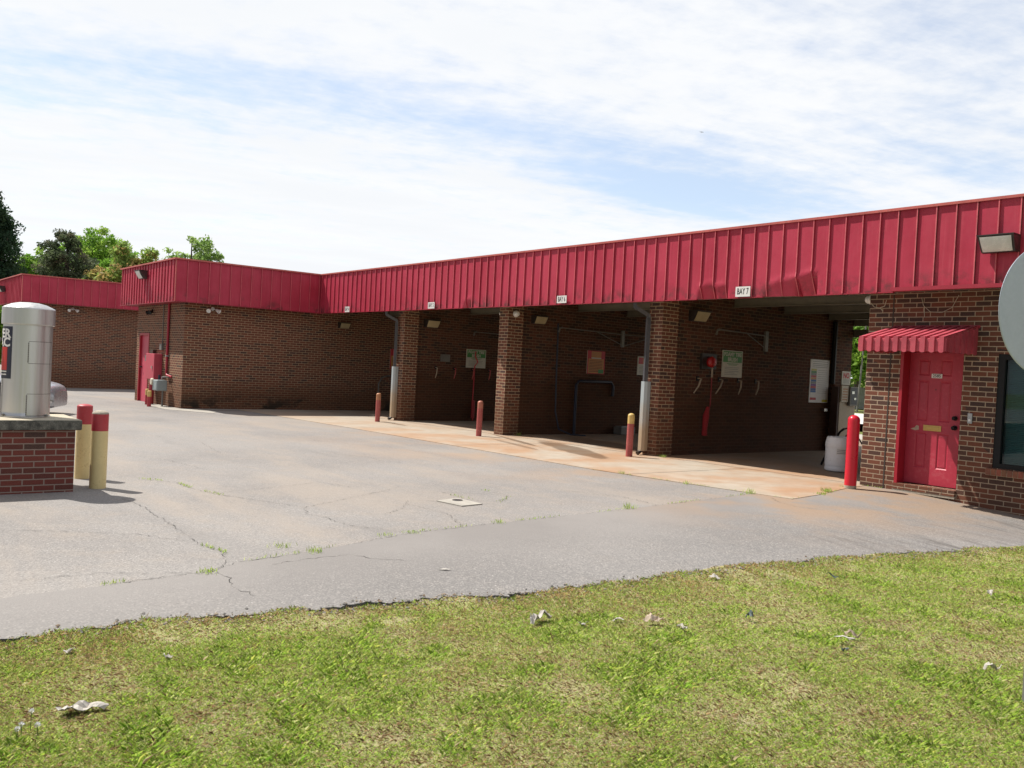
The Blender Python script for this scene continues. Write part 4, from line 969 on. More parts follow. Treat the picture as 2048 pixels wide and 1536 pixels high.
# ------------------------------------------------------------------ bollards
def bollard(x, y, r, h, label, segs, group, cap=.5, name='bollard', cat='bollard', lean=(0, 0)):
    z0 = gz(x) + .002; e = empty(name, label, cat, (x, y, z0), group)
    for k, (a, b_, m, pn) in enumerate(segs):
        p = MB()
        if k == len(segs) - 1:
            pr = [(r, a), (r, b_ - r * cap)] + [(r * math.cos(t), b_ - r * cap + r * cap * math.sin(t)) for t in np.linspace(.15, math.pi / 2, 7)]
        else: pr = [(r, a), (r, b_)]
        if k == 0: pr = [(r * 1.0, a - .06)] + pr
        p.lathe(pr, m, (0, 0, 0), 24); p.v = [(x + v[0] + lean[0] * v[2], y + v[1] + lean[1] * v[2], z0 + v[2]) for v in p.v]; p.build(pn, e)
    return e
bollard(-3.04, -9.88, .083, .83, 'nearer yellow bollard with red top beside the vacuum island', [(0, .61, M_YEL, 'pipe'), (.61, .79, M_CAPRED, 'red_band'), (.79, .83, M_CONCAP, 'concrete_cap')], 'yellow bollards at the vacuum island', .45)
bollard(-3.87, -9.85, .083, .85, 'rear yellow bollard with red top, half hidden by its twin', [(0, .62, M_YEL, 'pipe'), (.62, .85, M_CAPRED, 'red_band')], 'yellow bollards at the vacuum island', .35)
bb = 'bollards in front of the bays'
bollard(-4.18, -.60, .062, .80, 'faded red bollard with yellow top in front of bay 6 pier', [(0, .61, M_CREDBOL, 'pipe'), (.61, .80, M_YELB, 'yellow_band')], bb, .75, lean=(.012, 0))
bollard(-8.55, -.80, .062, .79, 'faded red bollard with worn rusty top in front of bay 5', [(0, .62, M_CREDBOL, 'pipe'), (.62, .79, paint('worn_red_top', (.42, .15, .10), .5, .2, scale=9), 'worn_band')], bb, .75, lean=(.012, 0))
bollard(-12.90, -.86, .062, .75, 'faded red bollard with orange top beside the far downspout', [(0, .57, M_CREDBOL, 'pipe'), (.57, .75, M_ORB, 'orange_band')], bb, .6, lean=(.01, 0))
bollard(.20, -.60, .083, 1.06, 'glossy bright red sleeve bollard by the office corner', [(0, .05, M_CONCAP, 'concrete_foot'), (.05, 1.06, M_REDBOL, 'sleeve')], bb, .85)
gg = 'small guard posts at the gas meter'
bollard(-19.85, -4.62, .05, .40, 'short red guard post with tan top left of the red post', [(0, .28, M_CAPRED, 'pipe'), (.28, .46, M_YELB, 'tan_band')], gg, .3, 'guard_post', 'guard post')
bollard(-18.78, -4.86, .055, .38, 'short red guard post with tan top in front of the gas meter', [(0, .28, M_CAPRED, 'pipe'), (.28, .45, M_YELB, 'tan_band')], gg, .3, 'guard_post', 'guard post')

# barrel
br = empty('barrel', 'white plastic drum with a paper label in bay 7', 'drum', (-1.25, 1.49, gz(-1)))
bz = gz(-1) + .012
MB().lathe([(0, .005), (.20, .005), (.225, .02), (.232, .05), (.228, .09), (.232, .12), (.230, .40), (.236, .43), (.236, .48), (.226, .52), (.215, .575), (.20, .59), (.19, .58), (0, .575)], M_BARREL, (-1.25, 1.49, bz), 32).build('body', br)
l_ = MB(); l_.grid(lambda u, v: (-1.25 + .2335 * math.cos(-1.25 + .75 * u), 1.49 + .2335 * math.sin(-1.25 + .75 * u), bz + .30 + .10 * v), 10, 3, M_SIGNW)
for k in range(3): l_.grid(lambda u, v, k=k: (-1.25 + .2345 * math.cos(-1.2 + .6 * u), 1.49 + .2345 * math.sin(-1.2 + .6 * u), bz + .318 + .028 * k + .010 * v), 8, 1, M_INKG)
l_.build('label', br); MB().lathe([(0, .02), (.03, .02), (.035, 0)], M_WHITE, (-1.35, 1.41, bz + .578), 12).build('bung', br)
wh = MB().tube([(-1.9, 2.0, .03), (-1.75, 1.95, .30), (-1.45, 1.8, .66), (-1.35, 1.75, .72)], .02, M_BLACK, 8); wh.tube([(-1.36, 1.75, .72), (-1.25, 1.72, .74), (-1.2, 1.7, .66), (-1.3, 1.74, .60)], .014, M_BLACK, 8)
wh.tube([(-1.25, 1.72, .70), (-1.1, 1.72, .66), (-1.0, 1.75, .5), (-.85, 1.8, .25), (-.6, 1.75, .10), (-.25, 1.5, .18), (.02, 1.4, .42)], .013, M_BLACK, 8)
tag(wh.build('spray_wand'), 'black spray wand and hose leaning over the white drum', 'spray wand')

# ------------------------------------------------------------------ vacuum island
isl = empty('vacuum_island', 'dark red brick plinth with mossy concrete slab at the left edge', 'plinth', (-3.2, -11, gz(-3)))
b_ = MB(); ix0, ix1, iy0, iy1 = -3.58, -2.845, -13.0, -10.16
b_.box(ix0, ix1, iy0, iy1, -.1, .617, B_ISL); b_.build('brick_base', isl)
s_ = MB().box(ix0 - .06, ix1 + .06, iy0 - .06, iy1 + .05, .618, .722, M_SLAB, '+z'); s_.face([(ix0 - .06, iy0 - .06, .722), (ix1 + .06, iy0 - .06, .722), (ix1 + .06, iy1 + .05, .722), (ix0 - .06, iy1 + .05, .722)], M_SLABTOP); s_.build('slab', isl, bevel=.012)
vx, vy, vz0, vr = -3.28, -10.555, .724, .227
va = empty('vacuum_machine', 'brushed steel coin vacuum drum with navy decal and domed lid', 'vacuum', (vx, vy, vz0))
MB().lathe([(vr + .006, 0), (vr + .006, .012), (vr, .016), (vr, .985)], M_STEEL, (vx, vy, vz0), 64).build('drum', va)
MB().lathe([(vr, .945), (vr + .016, .945), (vr + .018, .95), (vr + .018, 1.115), (vr + .012, 1.122), (vr * .92, 1.138), (vr * .7, 1.160), (vr * .4, 1.176), (0, 1.182)], M_STEEL, (vx, vy, vz0), 64).build('lid', va)
def cyl(th, z, o=.0012): return (vx + (vr + o) * math.cos(th), vy + (vr + o) * math.sin(th), vz0 + z)
tcam = math.atan2(-12.2764 - vy, 6.996 - vx)
# access doors: thin raised sheets with a hinge
for z0, z1 in ((.555, .775), (.02, .24)):
    th0 = tcam + .05; th1 = tcam + 1.35
    d_ = MB(); d_.grid(lambda u, v: cyl(th0 + (th1 - th0) * u, z0 + (z1 - z0) * v, .003), 24, 1, M_STEEL)
    for (ua, ub, za, zb_) in ((th0 - .012, th0, z0, z1), (th0, th1, z0 - .004, z0), (th0, th1, z1, z1 + .004)): d_.grid(lambda u, v: cyl(ua + (ub - ua) * u, za + (zb_ - za) * v, .001), 16, 1, M_BRONZE)
    do = d_.build('access_door', va)
    hg = MB()
    for k in range(11): hg.tube([cyl(th0 - .012, z0 + .008 + (z1 - z0 - .016) * k / 11, .004), cyl(th0 - .012, z0 + .008 + (z1 - z0 - .016) * (k + .8) / 11, .004)], .0055, M_GALVD, 6)
    hg.build('hinge', do)
# wrapped decal on the side away from the bays
ta, tb = tcam - 2.3, tcam - .66
dc = MB(); dc.grid(lambda u, v: cyl(ta + (tb - ta) * u, .39 + .53 * v, .0015), 40, 1, M_NAVY); dc.grid(lambda u, v: cyl(ta + .12 + (tb - ta - .36) * u, .475 + .235 * v, .0024), 40, 1, M_DRED)
tm = tcam - .74
dc.text('SUPER', .125, M_SIGNW, lambda x, y: cyl(tm + x / vr, .845 + y, .0034), 1.1, .004, 'RIGHT', .012); dc.text('VAC', .125, M_SIGNW, lambda x, y: cyl(tm + x / vr, .755 + y, .0034), 1.2, .004, 'RIGHT', .012)
for k in range(2): dc.grid(lambda u, v: cyl(ta + .7 + (tb - ta - .95) * u, .455 - .03 * k + .012 * v, .0026), 20, 1, M_SIGNW)
dc.build('decal', va)
hz = MB(); hth = tcam - 1.62
hz.tube([cyl(hth, .80, .02), cyl(hth, .74, .05), cyl(hth, .6, .07), cyl(hth + .02, .3, .06), cyl(hth, .02, .05), cyl(hth - .3, .03, .2)], .022, M_GALVD, 10); hz.build('hose', va)
for th in (tcam - .95, tcam + .95): MB().tube([cyl(th, .02, .0), cyl(th, .02, .022)], .012, M_GALVD, 8).build('foot_bolt', va)

# ------------------------------------------------------------------ parked sedan behind the vacuum
car = empty('parked_car', 'silver sedan parked behind the vacuum, only nose and flank showing', 'car', (0, 0, 0))
hd = Vector((.42, .9075, 0)).normalized(); sd_ = Vector((hd.y, -hd.x, 0)); nose = Vector((-15.0, -7.88, 0)); cz0 = gz(-16) + .002
def cw(s, l, z): p = nose - hd * s + sd_ * l; return (p.x, p.y, cz0 + z)
def lerp(tb_, s):
    for (a, va_), (b__, vb_) in zip(tb_, tb_[1:]):
        if a <= s <= b__: f = (s - a) / (b__ - a); return va_ + (vb_ - va_) * f
    return tb_[-1][1]
HW = [(0, .58), (.05, .70), (.15, .79), (.35, .86), (.6, .90), (1, .915), (3.8, .915), (4.5, .86), (4.85, .72), (4.9, .6)]
TOPZ = [(0, .54), (.05, .64), (.2, .71), (.5, .77), (1.2, .86), (1.6, .92), (3.8, .95), (4.7, .93), (4.9, .80)]
BOTZ = [(0, .20), (.1, .17), (.4, .17), (4.5, .22), (4.9, .35)]
def body(u, v):
    s = 4.9 * (u if u > .15 else u * u / .15 * 1.0); hw, t_, b__ = lerp(HW, s), lerp(TOPZ, s), lerp(BOTZ, s)
    prof = [(.88, 0), (1.0, .12), (1.0, .45), (.985, .72), (.93, .88), (.80, .96), (.4, 1.0), (0, 1.015)]; k = v * 14; side = 1 if k <= 7 else -1; kk = k if k <= 7 else 14 - k; i = min(6, int(kk)); f = kk - i
    lx = prof[i][0] + (prof[i + 1][0] - prof[i][0]) * f; lz = prof[i][1] + (prof[i + 1][1] - prof[i][1]) * f
    return cw(s, side * lx * hw, b__ + (t_ - b__) * lz)
cbm = MB(); cbm.grid(body, 60, 42, M_SILVER); cbm.face([body(0, v / 42) for v in range(43)], M_SILVER); cbm.face([body(1, v / 42) for v in range(43)][::-1], M_SILVER); cbo = cbm.build('body', car)
def house(u, v):
    top = v; s0, s1 = 1.45 + .85 * top, 4.55 - .75 * top; ang = u * 2 * math.pi; s = (s0 + s1) / 2 + (s1 - s0) / 2 * max(-1, min(1, 1.25 * math.cos(ang))); l = (.84 - .26 * top) * max(-1, min(1, 1.25 * math.sin(ang))); return cw(s, l, .88 + .54 * top - (.0 if top < .99 else .01))
gh = MB(); gh.grid(house, 48, 6, M_DGLASS); gh.build('glasshouse', car); rfm = MB(); rfm.face([house(k / 48, 1.0) for k in range(48)], M_SILVER)
for a in (.10, .26, .40, .60, .74, .90): rfm.grid(lambda u, v, a=a: tuple(Vector(house(a - .012 + .024 * u, v)) + Vector((0, 0, .006))), 1, 6, M_SILVER)
rfm.build('roof', car)
def wheel(s, side):
    c_ = Vector(cw(s, side * .80, .325)); ax = sd_ * side; t_ = MB(); prof = [(.20, .10), (.30, .11), (.325, .07), (.325, -.07), (.30, -.11), (.20, -.10)]
    Rm = Matrix.Translation(c_) @ ax.to_track_quat('Z', 'Y').to_matrix().to_4x4(); t_.lathe(prof, M_TYRE, n=28); t_.v = [tuple(Rm @ Vector(v)) for v in t_.v]; o = t_.build('wheel', car)
    r_ = MB(); r_.lathe([(0, .06), (.06, .07), (.17, .05), (.20, .09), (.21, .10)], M_GALV, n=20); r_.v = [tuple(Rm @ Vector(v)) for v in r_.v]; r_.build('rim', o)
    a_ = MB(); a_.lathe([(.365, .118), (.30, .122), (0, .122)], M_BLACK, n=24); A2 = Matrix.Translation(Vector(cw(s, side * .797, .36))) @ ax.to_track_quat('Z', 'Y').to_matrix().to_4x4(); a_.v = [tuple(A2 @ Vector(v)) for v in a_.v if True]; a_.build('wheel_arch', car)
for s in (1.02, 3.85):
    for side in (-1, 1): wheel(s, side)
def patch(u0, u1, v0, v1, m, off, name, nu=8, nv=6):
    p = MB()
    def fn(u, v):
        a = Vector(body(u0 + (u1 - u0) * u, v0 + (v1 - v0) * v)); c_ = Vector(cw(4.9 * .3, 0, .5)); ctr = nose - hd * 1.2; n_ = (a - Vector((ctr.x, ctr.y, cz0 + .5))).normalized(); return tuple(a + n_ * off)
    p.grid(fn, nu, nv, m); return p.build(name, car)
for sgn in (0, 1):
    f = (lambda v: v) if sgn == 0 else (lambda v: 1 - v)
    patch(.040, .120, f(.21), f(.31), M_LENSH, .010, 'headlight'); patch(.03, .07, f(.10), f(.125), M_LENS, .006, 'fog_light')
    patch(.012, .20, f(.125), f(.140), M_GALVD, .004, 'bumper_line', 12, 1)
MB().box(-.2, .2, -.01, .01, -.05, .05, M_BLACK, rot=Matrix.Translation(Vector(cw(.02, 0, .5))) @ hd.to_track_quat('Y', 'Z').to_matrix().to_4x4()).build('grille', car)

# ------------------------------------------------------------------ round sign seen from behind, right edge
sg = empty('round_sign', 'grey aluminium back of a round road sign on a steel post', 'road sign', (5.278, -7.672, .04))
pp = Vector((5.2943, -7.6563, 0)); view = Vector((6.996 - 5.28, -12.276 + 7.67, 0)).normalized(); ang = math.radians(51); nrm = Matrix.Rotation(ang, 3, 'Z') @ view; tn = Vector((-nrm.y, nrm.x, 0))
Rm = Matrix((tn.to_4d(), (0, 0, 1, 0), nrm.to_4d(), (0, 0, 0, 1))).transposed(); Rm = Matrix(((tn.x, 0, nrm.x, pp.x), (tn.y, 0, nrm.y, pp.y), (0, 1, 0, 0), (0, 0, 0, 1)))
SR, SZ = .32, 1.892; disc = MB(); disc.lathe([(0, .003), (SR - .004, .003), (SR, .001), (SR, -.001), (SR - .004, -.003), (0, -.003)], M_ALUM, n=72, smooth=False); disc.v = [tuple(Rm @ (Vector(v) + Vector((0, SZ, -.02)))) for v in disc.v]; disc.build('disc', sg)
po = MB(); Rd = Rm.copy(); Rm = Matrix.Translation(_R * .018) @ Rm; po.box(-.03, .03, -.05, 2.25, .0, .004, M_GALVD, rot=Rm @ Matrix(((1, 0, 0, 0), (0, 1, 0, 0), (0, 0, 1, 0), (0, 0, 0, 1))))
for sx in (-1, 1): po.box(min(sx * .03, sx * .028), max(sx * .03, sx * .028), -.05, 2.25, -.03, .0, M_GALVD, rot=Rm)
po.build('post', sg); Rm = Rd
for k in range(2):
    bt = MB(); bt.lathe([(0, .012), (.012, .012), (.014, .004)], M_GALV, n=8); bt.v = [tuple(Rm @ (Vector(v) + Vector((0, SZ - .2 + .4 * k, .0)))) for v in bt.v]; bt.build('bolt', sg)

# ------------------------------------------------------------------ fence and pole seen through bay 7
fe = empty('grey_fence', 'weathered grey board fence across the road, seen through bay 7', 'fence', (-30, 50.5, -.2)); f_ = MB()
x = -60
while x < 4: f_.box(x, x + .19, 50.5, 50.53, -.3, 1.35 + random.uniform(-.03, .03), M_FENCE); x += .2
f_.build('boards', fe)
for k in range(14): MB().box(-59 + 4.5 * k, -58.88 + 4.5 * k, 50.54, 50.66, -.3, 1.45, M_FENCE).build('post', fe)
up = MB().tube([(-25.3, 43.5, -.3), (-25.1, 43.7, 6.0)], [.07, .05], M_GALVD, 8); tag(up.build('thin_pole'), 'thin dark pole standing beyond the road, seen through bay 7', 'pole')

# ------------------------------------------------------------------ vegetation
def leafcloud(clumps, per, size, cols, flat=.6, seed=0):
    """leaf quads gathered round clump centres; returns verts, faces, colours"""
    r = np.random.default_rng(seed); C = np.array([c[0] for c in clumps]); Rr = np.array([c[1] for c in clumps]); n = len(C) * per
    idx = np.repeat(np.arange(len(C)), per); d_ = r.normal(size=(n, 3)); d_ /= np.linalg.norm(d_, axis=1)[:, None]; rad = Rr[idx] * r.random(n) ** .45
    p = C[idx] + d_ * rad[:, None] * np.array([1, 1, flat]); a = r.normal(size=(n, 3)); a /= np.linalg.norm(a, axis=1)[:, None]; b_ = np.cross(a, r.normal(size=(n, 3))); b_ /= np.linalg.norm(b_, axis=1)[:, None]
    s = size * (.6 + .8 * r.random(n)); a *= s[:, None]; b_ *= (s * .55)[:, None]
    V = np.stack([p - a, p - b_ * .9, p + a, p + b_ * .9], 1).reshape(-1, 3)
    cols = np.array(cols); base = cols[r.integers(0, len(cols), len(C))][idx]; cc = base * (.75 + .5 * r.random((n, 1))); return V, n, np.repeat(cc, 4, 0)


def quads_obj(name, V, n, cc, m, parent=None, k=4):
    me = bpy.data.meshes.new(name); me.vertices.add(len(V)); me.vertices.foreach_set('co', V.astype(np.float32).ravel()); me.loops.add(n * k); me.loops.foreach_set('vertex_index', np.arange(n * k, dtype=np.int32)); me.polygons.add(n)
    me.polygons.foreach_set('loop_start', np.arange(0, n * k, k, dtype=np.int32)); me.polygons.foreach_set('loop_total', np.full(n, k, dtype=np.int32))
    at = me.color_attributes.new('Col', 'FLOAT_COLOR', 'POINT'); at.data.foreach_set('color', np.hstack([cc, np.ones((len(cc), 1))]).astype(np.float32).ravel())
    me.materials.append(m); me.update(); me.validate(); o = bpy.data.objects.new(name, me); COL.objects.link(o)
    if parent is not None: o.parent = parent; o.matrix_parent_inverse = parent.matrix_world.inverted()
    return o


def tree(name, label, base, H, lobes, nclump, per, leaf, cols, clump_r, group, flat=.6, trunk_r=.22, seed=1, shell=.55):
    r = random.Random(seed); e = empty(name, label, 'tree', base, group); cl_ = []
    wts = [l[1] * l[2] for l in lobes]
    for _ in range(nclump):
        (cx, cy, cz), rh, rv = r.choices(lobes, wts)[0]
        v = Vector((r.gauss(0, 1), r.gauss(0, 1), r.gauss(0, 1))).normalized() * (shell + (1 - shell) * r.random()) if r.random() < .8 else Vector((r.uniform(-.6, .6), r.uniform(-.6, .6), r.uniform(-.6, .6)))
        cl_.append(((base[0] + cx + v.x * rh, base[1] + cy + v.y * rh, base[2] + cz + v.z * rv), clump_r * r.uniform(.6, 1.25)))
    V, n, cc = leafcloud(cl_, per, leaf, cols, flat, seed); quads_obj('crown', V, n, cc, M_LEAF, e)
    tk = MB(); b0 = Vector(base); tk.tube([b0 - Vector((0, 0, .4)), b0 + Vector((.05, .02, H * .25)), b0 + Vector((-.05, .06, H * .55)), b0 + Vector((0, 0, H * .93))], [trunk_r * 1.25, trunk_r, trunk_r * .7, trunk_r * .12], M_BARK, 10)
    for k in range(min(16, len(cl_))):
        c_ = Vector(cl_[k * (len(cl_) // 16) if len(cl_) >= 16 else k][0]); z0 = base[2] + H * r.uniform(.25, .7); s0 = Vector((base[0], base[1], min(z0, c_.z - .1))); mid = s0.lerp(c_, .5) + Vector((0, 0, .15)); tk.tube([s0, mid, c_], [trunk_r * .4, trunk_r * .22, trunk_r * .06], M_BARK, 6)
    tk.build('trunk', e); return e


DARKP = [(0.038, 0.077, 0.035), (0.058, 0.102, 0.046), (0.028, 0.059, 0.031), (0.079, 0.118, 0.054)]; CEDAR = [(.110, .145, .070), (0.092, 0.123, 0.059), (0.122, 0.143, 0.077), (0.070, 0.097, 0.049), (0.128, 0.128, 0.077)]
BRIGHT = [(0.166, 0.320, 0.038), (0.230, 0.397, 0.051), (0.128, 0.256, 0.032), (0.282, 0.422, 0.070)]; REDDISH = [(0.25, 0.36, 0.09), (0.384, 0.384, 0.115), (0.256, 0.371, 0.077), (0.384, 0.294, 0.109)]; LIGHT = [(0.243, 0.371, 0.102), (0.307, 0.435, 0.128), (0.192, 0.307, 0.077)]
def at(pxx, pyy, dep):
    d_ = _F + _R * ((pxx - 1024) / 1757.1) - _U * ((pyy - 768) / 1757.1); return Vector((6.996, -12.2764, 1.4855)) + d_ * dep
tg_ = 'trees behind the far block'
def place(pxx, dep): p = at(pxx, 700, dep); return (p.x, p.y, gz(p.x) - .1)
b0 = place(-26, 47); H0 = 9.9
lob = []
for k in range(9): f = k / 8; lob.append(((0, 0, 1.6 + f * 7.9), (2.9 * (1 - f) ** .75 + .35), .75))
tree('pine_tree', 'tall dark pine at the left edge above the far block', b0, H0, lob, 520, 120, .095, DARKP, .50, tg_, .75, .28, 3, .45)
b0 = place(126, 45); tree('cedar_tree', 'dark olive cedar behind the farthest block', b0, 7.9, [((0, 0, 3.6), 2.0, 1.5), ((.1, .1, 5.5), 1.6, 1.3), ((-.2, -.2, 6.8), 1.0, .95), ((.4, .5, 4.6), 1.7, 1.1)], 330, 95, .075, CEDAR, .36, tg_, .7, .24, 4, .4)
b0 = place(165, 56); tree('broadleaf_tree', 'bright green broadleaf tree behind the dark cedar', b0, 9.6, [((0, 0, 6.0), 3.0, 2.6), ((.5, .7, 7.7), 1.8, 1.5), ((-2.0, -2.4, 5.9), 1.6, 1.6), ((1.3, 1.9, 6.4), 1.5, 1.6)], 420, 95, .10, BRIGHT, .55, tg_, .7, .25, 5)
b0 = place(72, 52); tree('broadleaf_tree', 'bright green broadleaf tree between the pine and the cedar', b0, 7.5, [((0, 0, 5.6), 1.3, 1.8), ((.4, .3, 4.2), 1.6, 1.4)], 150, 70, .12, BRIGHT, .45, tg_, .7, .2, 6)
b0 = place(212, 54); tree('broadleaf_tree', 'smaller bright green broadleaf tree right of the cedar', b0, 7.9, [((0, 0, 5.9), 1.2, 1.7), ((.3, .6, 4.9), 1.5, 1.4)], 130, 70, .12, BRIGHT, .45, tg_, .7, .2, 7)
b0 = place(242, 44); tree('reddish_tree', 'olive and reddish leaved tree left of the near brick wing', b0, 6.9, [((0, 0, 4.9), 1.4, 1.2), ((-.75, -.95, 4.5), 1.1, 1.1), ((.8, 1.0, 5.0), 1.0, 1.1), ((-.1, -.1, 6.4), .4, .8), ((.75, .95, 6.1), .4, .7), ((.35, .45, 6.0), .4, .6)], 230, 60, .10, REDDISH, .38, tg_, .8, .18, 8)
b0 = place(374, 50); tree('sparse_tree', 'sparse light green tree above the near brick wing roof', b0, 8.8, [((0, 0, 6.7), 1.5, 1.1), ((.25, .3, 7.9), .6, .7), ((-.85, -1.05, 7.0), .7, .7), ((.7, .9, 7.2), .7, .8)], 95, 30, .10, LIGHT, .34, tg_, .8, .16, 9)
b0 = place(-28, 44); tree('low_tree', 'low bright green tree left of the farthest block', b0, 3.8, [((0, 0, 2.2), 1.35, 1.5)], 120, 70, .11, BRIGHT, .4, tg_, .8, .14, 10)
tg2 = 'trees across the road behind bay 7'
for k, (pxx, dep, H, col, lb) in enumerate([(1712, 62, 7.0, BRIGHT, 'green tree over the fence, just right of the coin cabinet'), (1790, 66, 8.0, BRIGHT, 'green tree over the fence, hidden partly by the office'), (1655, 68, 7.5, LIGHT, 'pale green tree over the fence, behind the bay divider')]):
    p = at(pxx, 780, dep); tree('roadside_tree', lb, (p.x, p.y, .4), H, [((0, 0, H * .58), 2.3, H * .36), ((.8, .5, H * .45), 1.9, H * .3)], 150, 60, .16, col, .6, tg2, .8, .2, 20 + k)
bs = MB(); cl_ = [((-60 + k * .55 + random.uniform(-.2, .2), 51.4 + random.uniform(-.4, .5), 1.0 + random.uniform(0, .8)), random.uniform(.35, .6)) for k in range(115)]
V, n, cc = leafcloud(cl_, 60, .12, LIGHT + BRIGHT, .8, 31); hb = quads_obj('hedge', V, n, cc, M_LEAF); tag(hb, 'ragged green hedge growing along the top of the grey fence', 'hedge')

# ------------------------------------------------------------------ lawn: blades, dead thatch, low weeds
def vnoise(x, y, s, seed):
    r = np.random.default_rng(seed); G = r.random((64, 64)); u = x * s % 64; v = y * s % 64; i = u.astype(int); k = v.astype(int); fu = u - i; fv = v - k; fu = fu * fu * (3 - 2 * fu); fv = fv * fv * (3 - 2 * fv); i1 = (i + 1) % 64; k1 = (k + 1) % 64
    return (G[i, k] * (1 - fu) + G[i1, k] * fu) * (1 - fv) + (G[i, k1] * (1 - fu) + G[i1, k1] * fu) * fv
def fbm(x, y, s, seed): return .5 * vnoise(x, y, s, seed) + .3 * vnoise(x, y, s * 2.1, seed + 1) + .2 * vnoise(x, y, s * 4.3, seed + 2)
ey = np.array([p[1] for p in EDGED]); exx = np.array([p[0] for p in EDGED]); o_ = np.argsort(ey); ey, exx = ey[o_], exx[o_]
def scatter(n, seed):
    """most blades where the lawn is seen from near the camera (spread either side), the rest thinly over the whole lawn"""
    r = np.random.default_rng(seed); m = int(n * .86); a, b_ = 2.6, 13.0; dep = (a ** .55 + (b_ ** .55 - a ** .55) * r.random(m)) ** (1 / .55); lat = r.uniform(-.80, .80, m) * dep
    hF = np.array([_F.x, _F.y]) / math.hypot(_F.x, _F.y); hR = np.array([hF[1], -hF[0]]); x = 6.996 + hF[0] * dep + hR[0] * lat; y = -12.2764 + hF[1] * dep + hR[1] * lat
    y2 = r.uniform(-15, -1.9, n - m); e2 = np.interp(y2, ey, exx); x2 = e2 + (10.5 - e2) * r.random(n - m); x = np.concatenate([x, x2]); y = np.concatenate([y, y2])
    e0 = np.interp(y, ey, exx); k = (x > e0 - .035 + .03 * r.random(len(x))) & (y < -1.9) & (y > -15.5) & (x < 11); x, y = x[k], y[k]; dep = (x - 6.996) * hF[0] + (y + 12.2764) * hF[1]
    return x, y, np.maximum(dep, 2.5), None, r
def lz(x, y):
    e0 = np.interp(y, ey, exx); return 0.0072 * np.clip(x, -33, 14) - .022 + (.019 + .006 * np.clip(y + 9.0, 0, 1) + .010 * np.sin(3.1 * y) * np.sin(1.3 * y + 1) + .006 * np.sin(11 * y)) * np.clip(1 - (x - e0) / .4, 0, 1) - .03 * np.exp(-((y + 9.62) / .22) ** 2) * np.clip(1 - np.abs(x - e0) / .25, 0, 1) + np.minimum(1.0, .15 + np.maximum(0, x - e0)) * (.016 * np.sin(1.7 * x + .6 * y) * np.sin(1.3 * y) + .012 * np.sin(4.1 * x + 2.2 * y))
GREENS = np.array([(.345, .480, .075), (.430, .540, .110), (.250, .410, .055), (.500, .570, .210)]); TANS = np.array([(.50, .40, .23), (.44, .32, .18), (.62, .52, .34), (.33, .21, .115)]); WEEDC = np.array([(.31, .42, .085), (.40, .44, .12), (.44, .31, .14), (.25, .37, .065)])
def blades(n, seed, kind):
    x, y, dep, inv, r = scatter(n, seed); e0 = np.interp(y, ey, exx); de = x - e0
    f = fbm(x, y, 1.25, 5); f2 = fbm(x, y, 4.0, 9); lush = np.clip((f * .38 + f2 * .36 + fbm(x, y, 11.0, 15) * .26 - .31) * 3.0, 0, 1)
    lush *= np.clip(de / .45, .12, 1); dry = 1 - lush
    if kind == 'green':
        keep = r.random(len(x)) < (.70 + .30 * lush); h = (.011 + .017 * lush * (.4 + r.random(len(x)))) * (1 + .35 * (f2 > .64)) * (1 + .5 * (r.random(len(x)) < .03)); wd = .0015 + .0011 * r.random(len(x)); tilt = .65 + .95 * r.random(len(x)); pal = GREENS
        ci = r.integers(0, 4, len(x)); col = pal[ci] * (.7 + .85 * r.random((len(x), 1))); yel = (r.random(len(x)) < .05 + .16 * dry)[:, None]; col = np.where(yel, TANS[ci] * .9, col)
    elif kind == 'dead':
        keep = r.random(len(x)) < (.06 + .50 * dry ** 1.5); h = .016 + .022 * r.random(len(x)); wd = .0009 + .0008 * r.random(len(x)); tilt = 1.0 + .5 * r.random(len(x)); ci = r.integers(0, 4, len(x)); col = TANS[ci] * (.7 + .5 * r.random((len(x), 1)))
    else:
        wz = fbm(x, y, 1.7, 21); near = np.exp(-de / .5); keep = r.random(len(x)) < np.clip((wz - .30) * 3 + .5 * near, 0, 1); h = .008 + .014 * r.random(len(x)) + .02 * near * r.random(len(x)); wd = .0022 + .0024 * r.random(len(x)); tilt = .5 + .9 * r.random(len(x)); ci = np.minimum(3, (r.random(len(x)) * 4 * (.6 + .4 * near)).astype(int)); rz = fbm(x, y, 2.6, 33); ci = np.where((rz > .60) & (r.random(len(x)) < .5), 2, ci); col = WEEDC[ci] * (.75 + .5 * r.random((len(x), 1)))
    x, y, h, wd, tilt, col, dep = x[keep], y[keep], h[keep], wd[keep], tilt[keep], col[keep], dep[keep]; n = len(x); z = lz(x, y) - .004; az = r.uniform(0, 2 * np.pi, n); wd = wd * np.clip(dep / 5, .8, 2.2)
    d_ = np.stack([np.cos(az), np.sin(az)], 1); s = np.stack([-d_[:, 1], d_[:, 0]], 1); off = h * np.sin(tilt * .8); hh = h * np.cos(tilt * .8)
    P0 = np.stack([x, y, z], 1); Mi = np.stack([x + d_[:, 0] * off * .35, y + d_[:, 1] * off * .35, z + hh * .62], 1); Tp = np.stack([x + d_[:, 0] * off * 1.1, y + d_[:, 1] * off * 1.1, z + hh * (1 if kind != 'dead' else .8)], 1); W3 = np.concatenate([s * wd[:, None] * .5, np.zeros((n, 1))], 1)
    V = np.stack([P0 - W3, P0 + W3, Mi + W3 * .9, Tp, Mi - W3 * .9], 1).reshape(-1, 3); cc = np.clip(np.repeat(col, 5, 0), 0, .66); return V, n, cc
for kind, cnt, nm, sd2 in (('green', 1700000, 'grass', 41), ('dead', 620000, 'dead_grass', 42), ('weed', 900000, 'lawn_weeds', 43)):
    V, n, cc = blades(cnt, sd2, kind); setting(quads_obj(nm, V, n, cc, M_GRASS, None, 5), 'stuff')
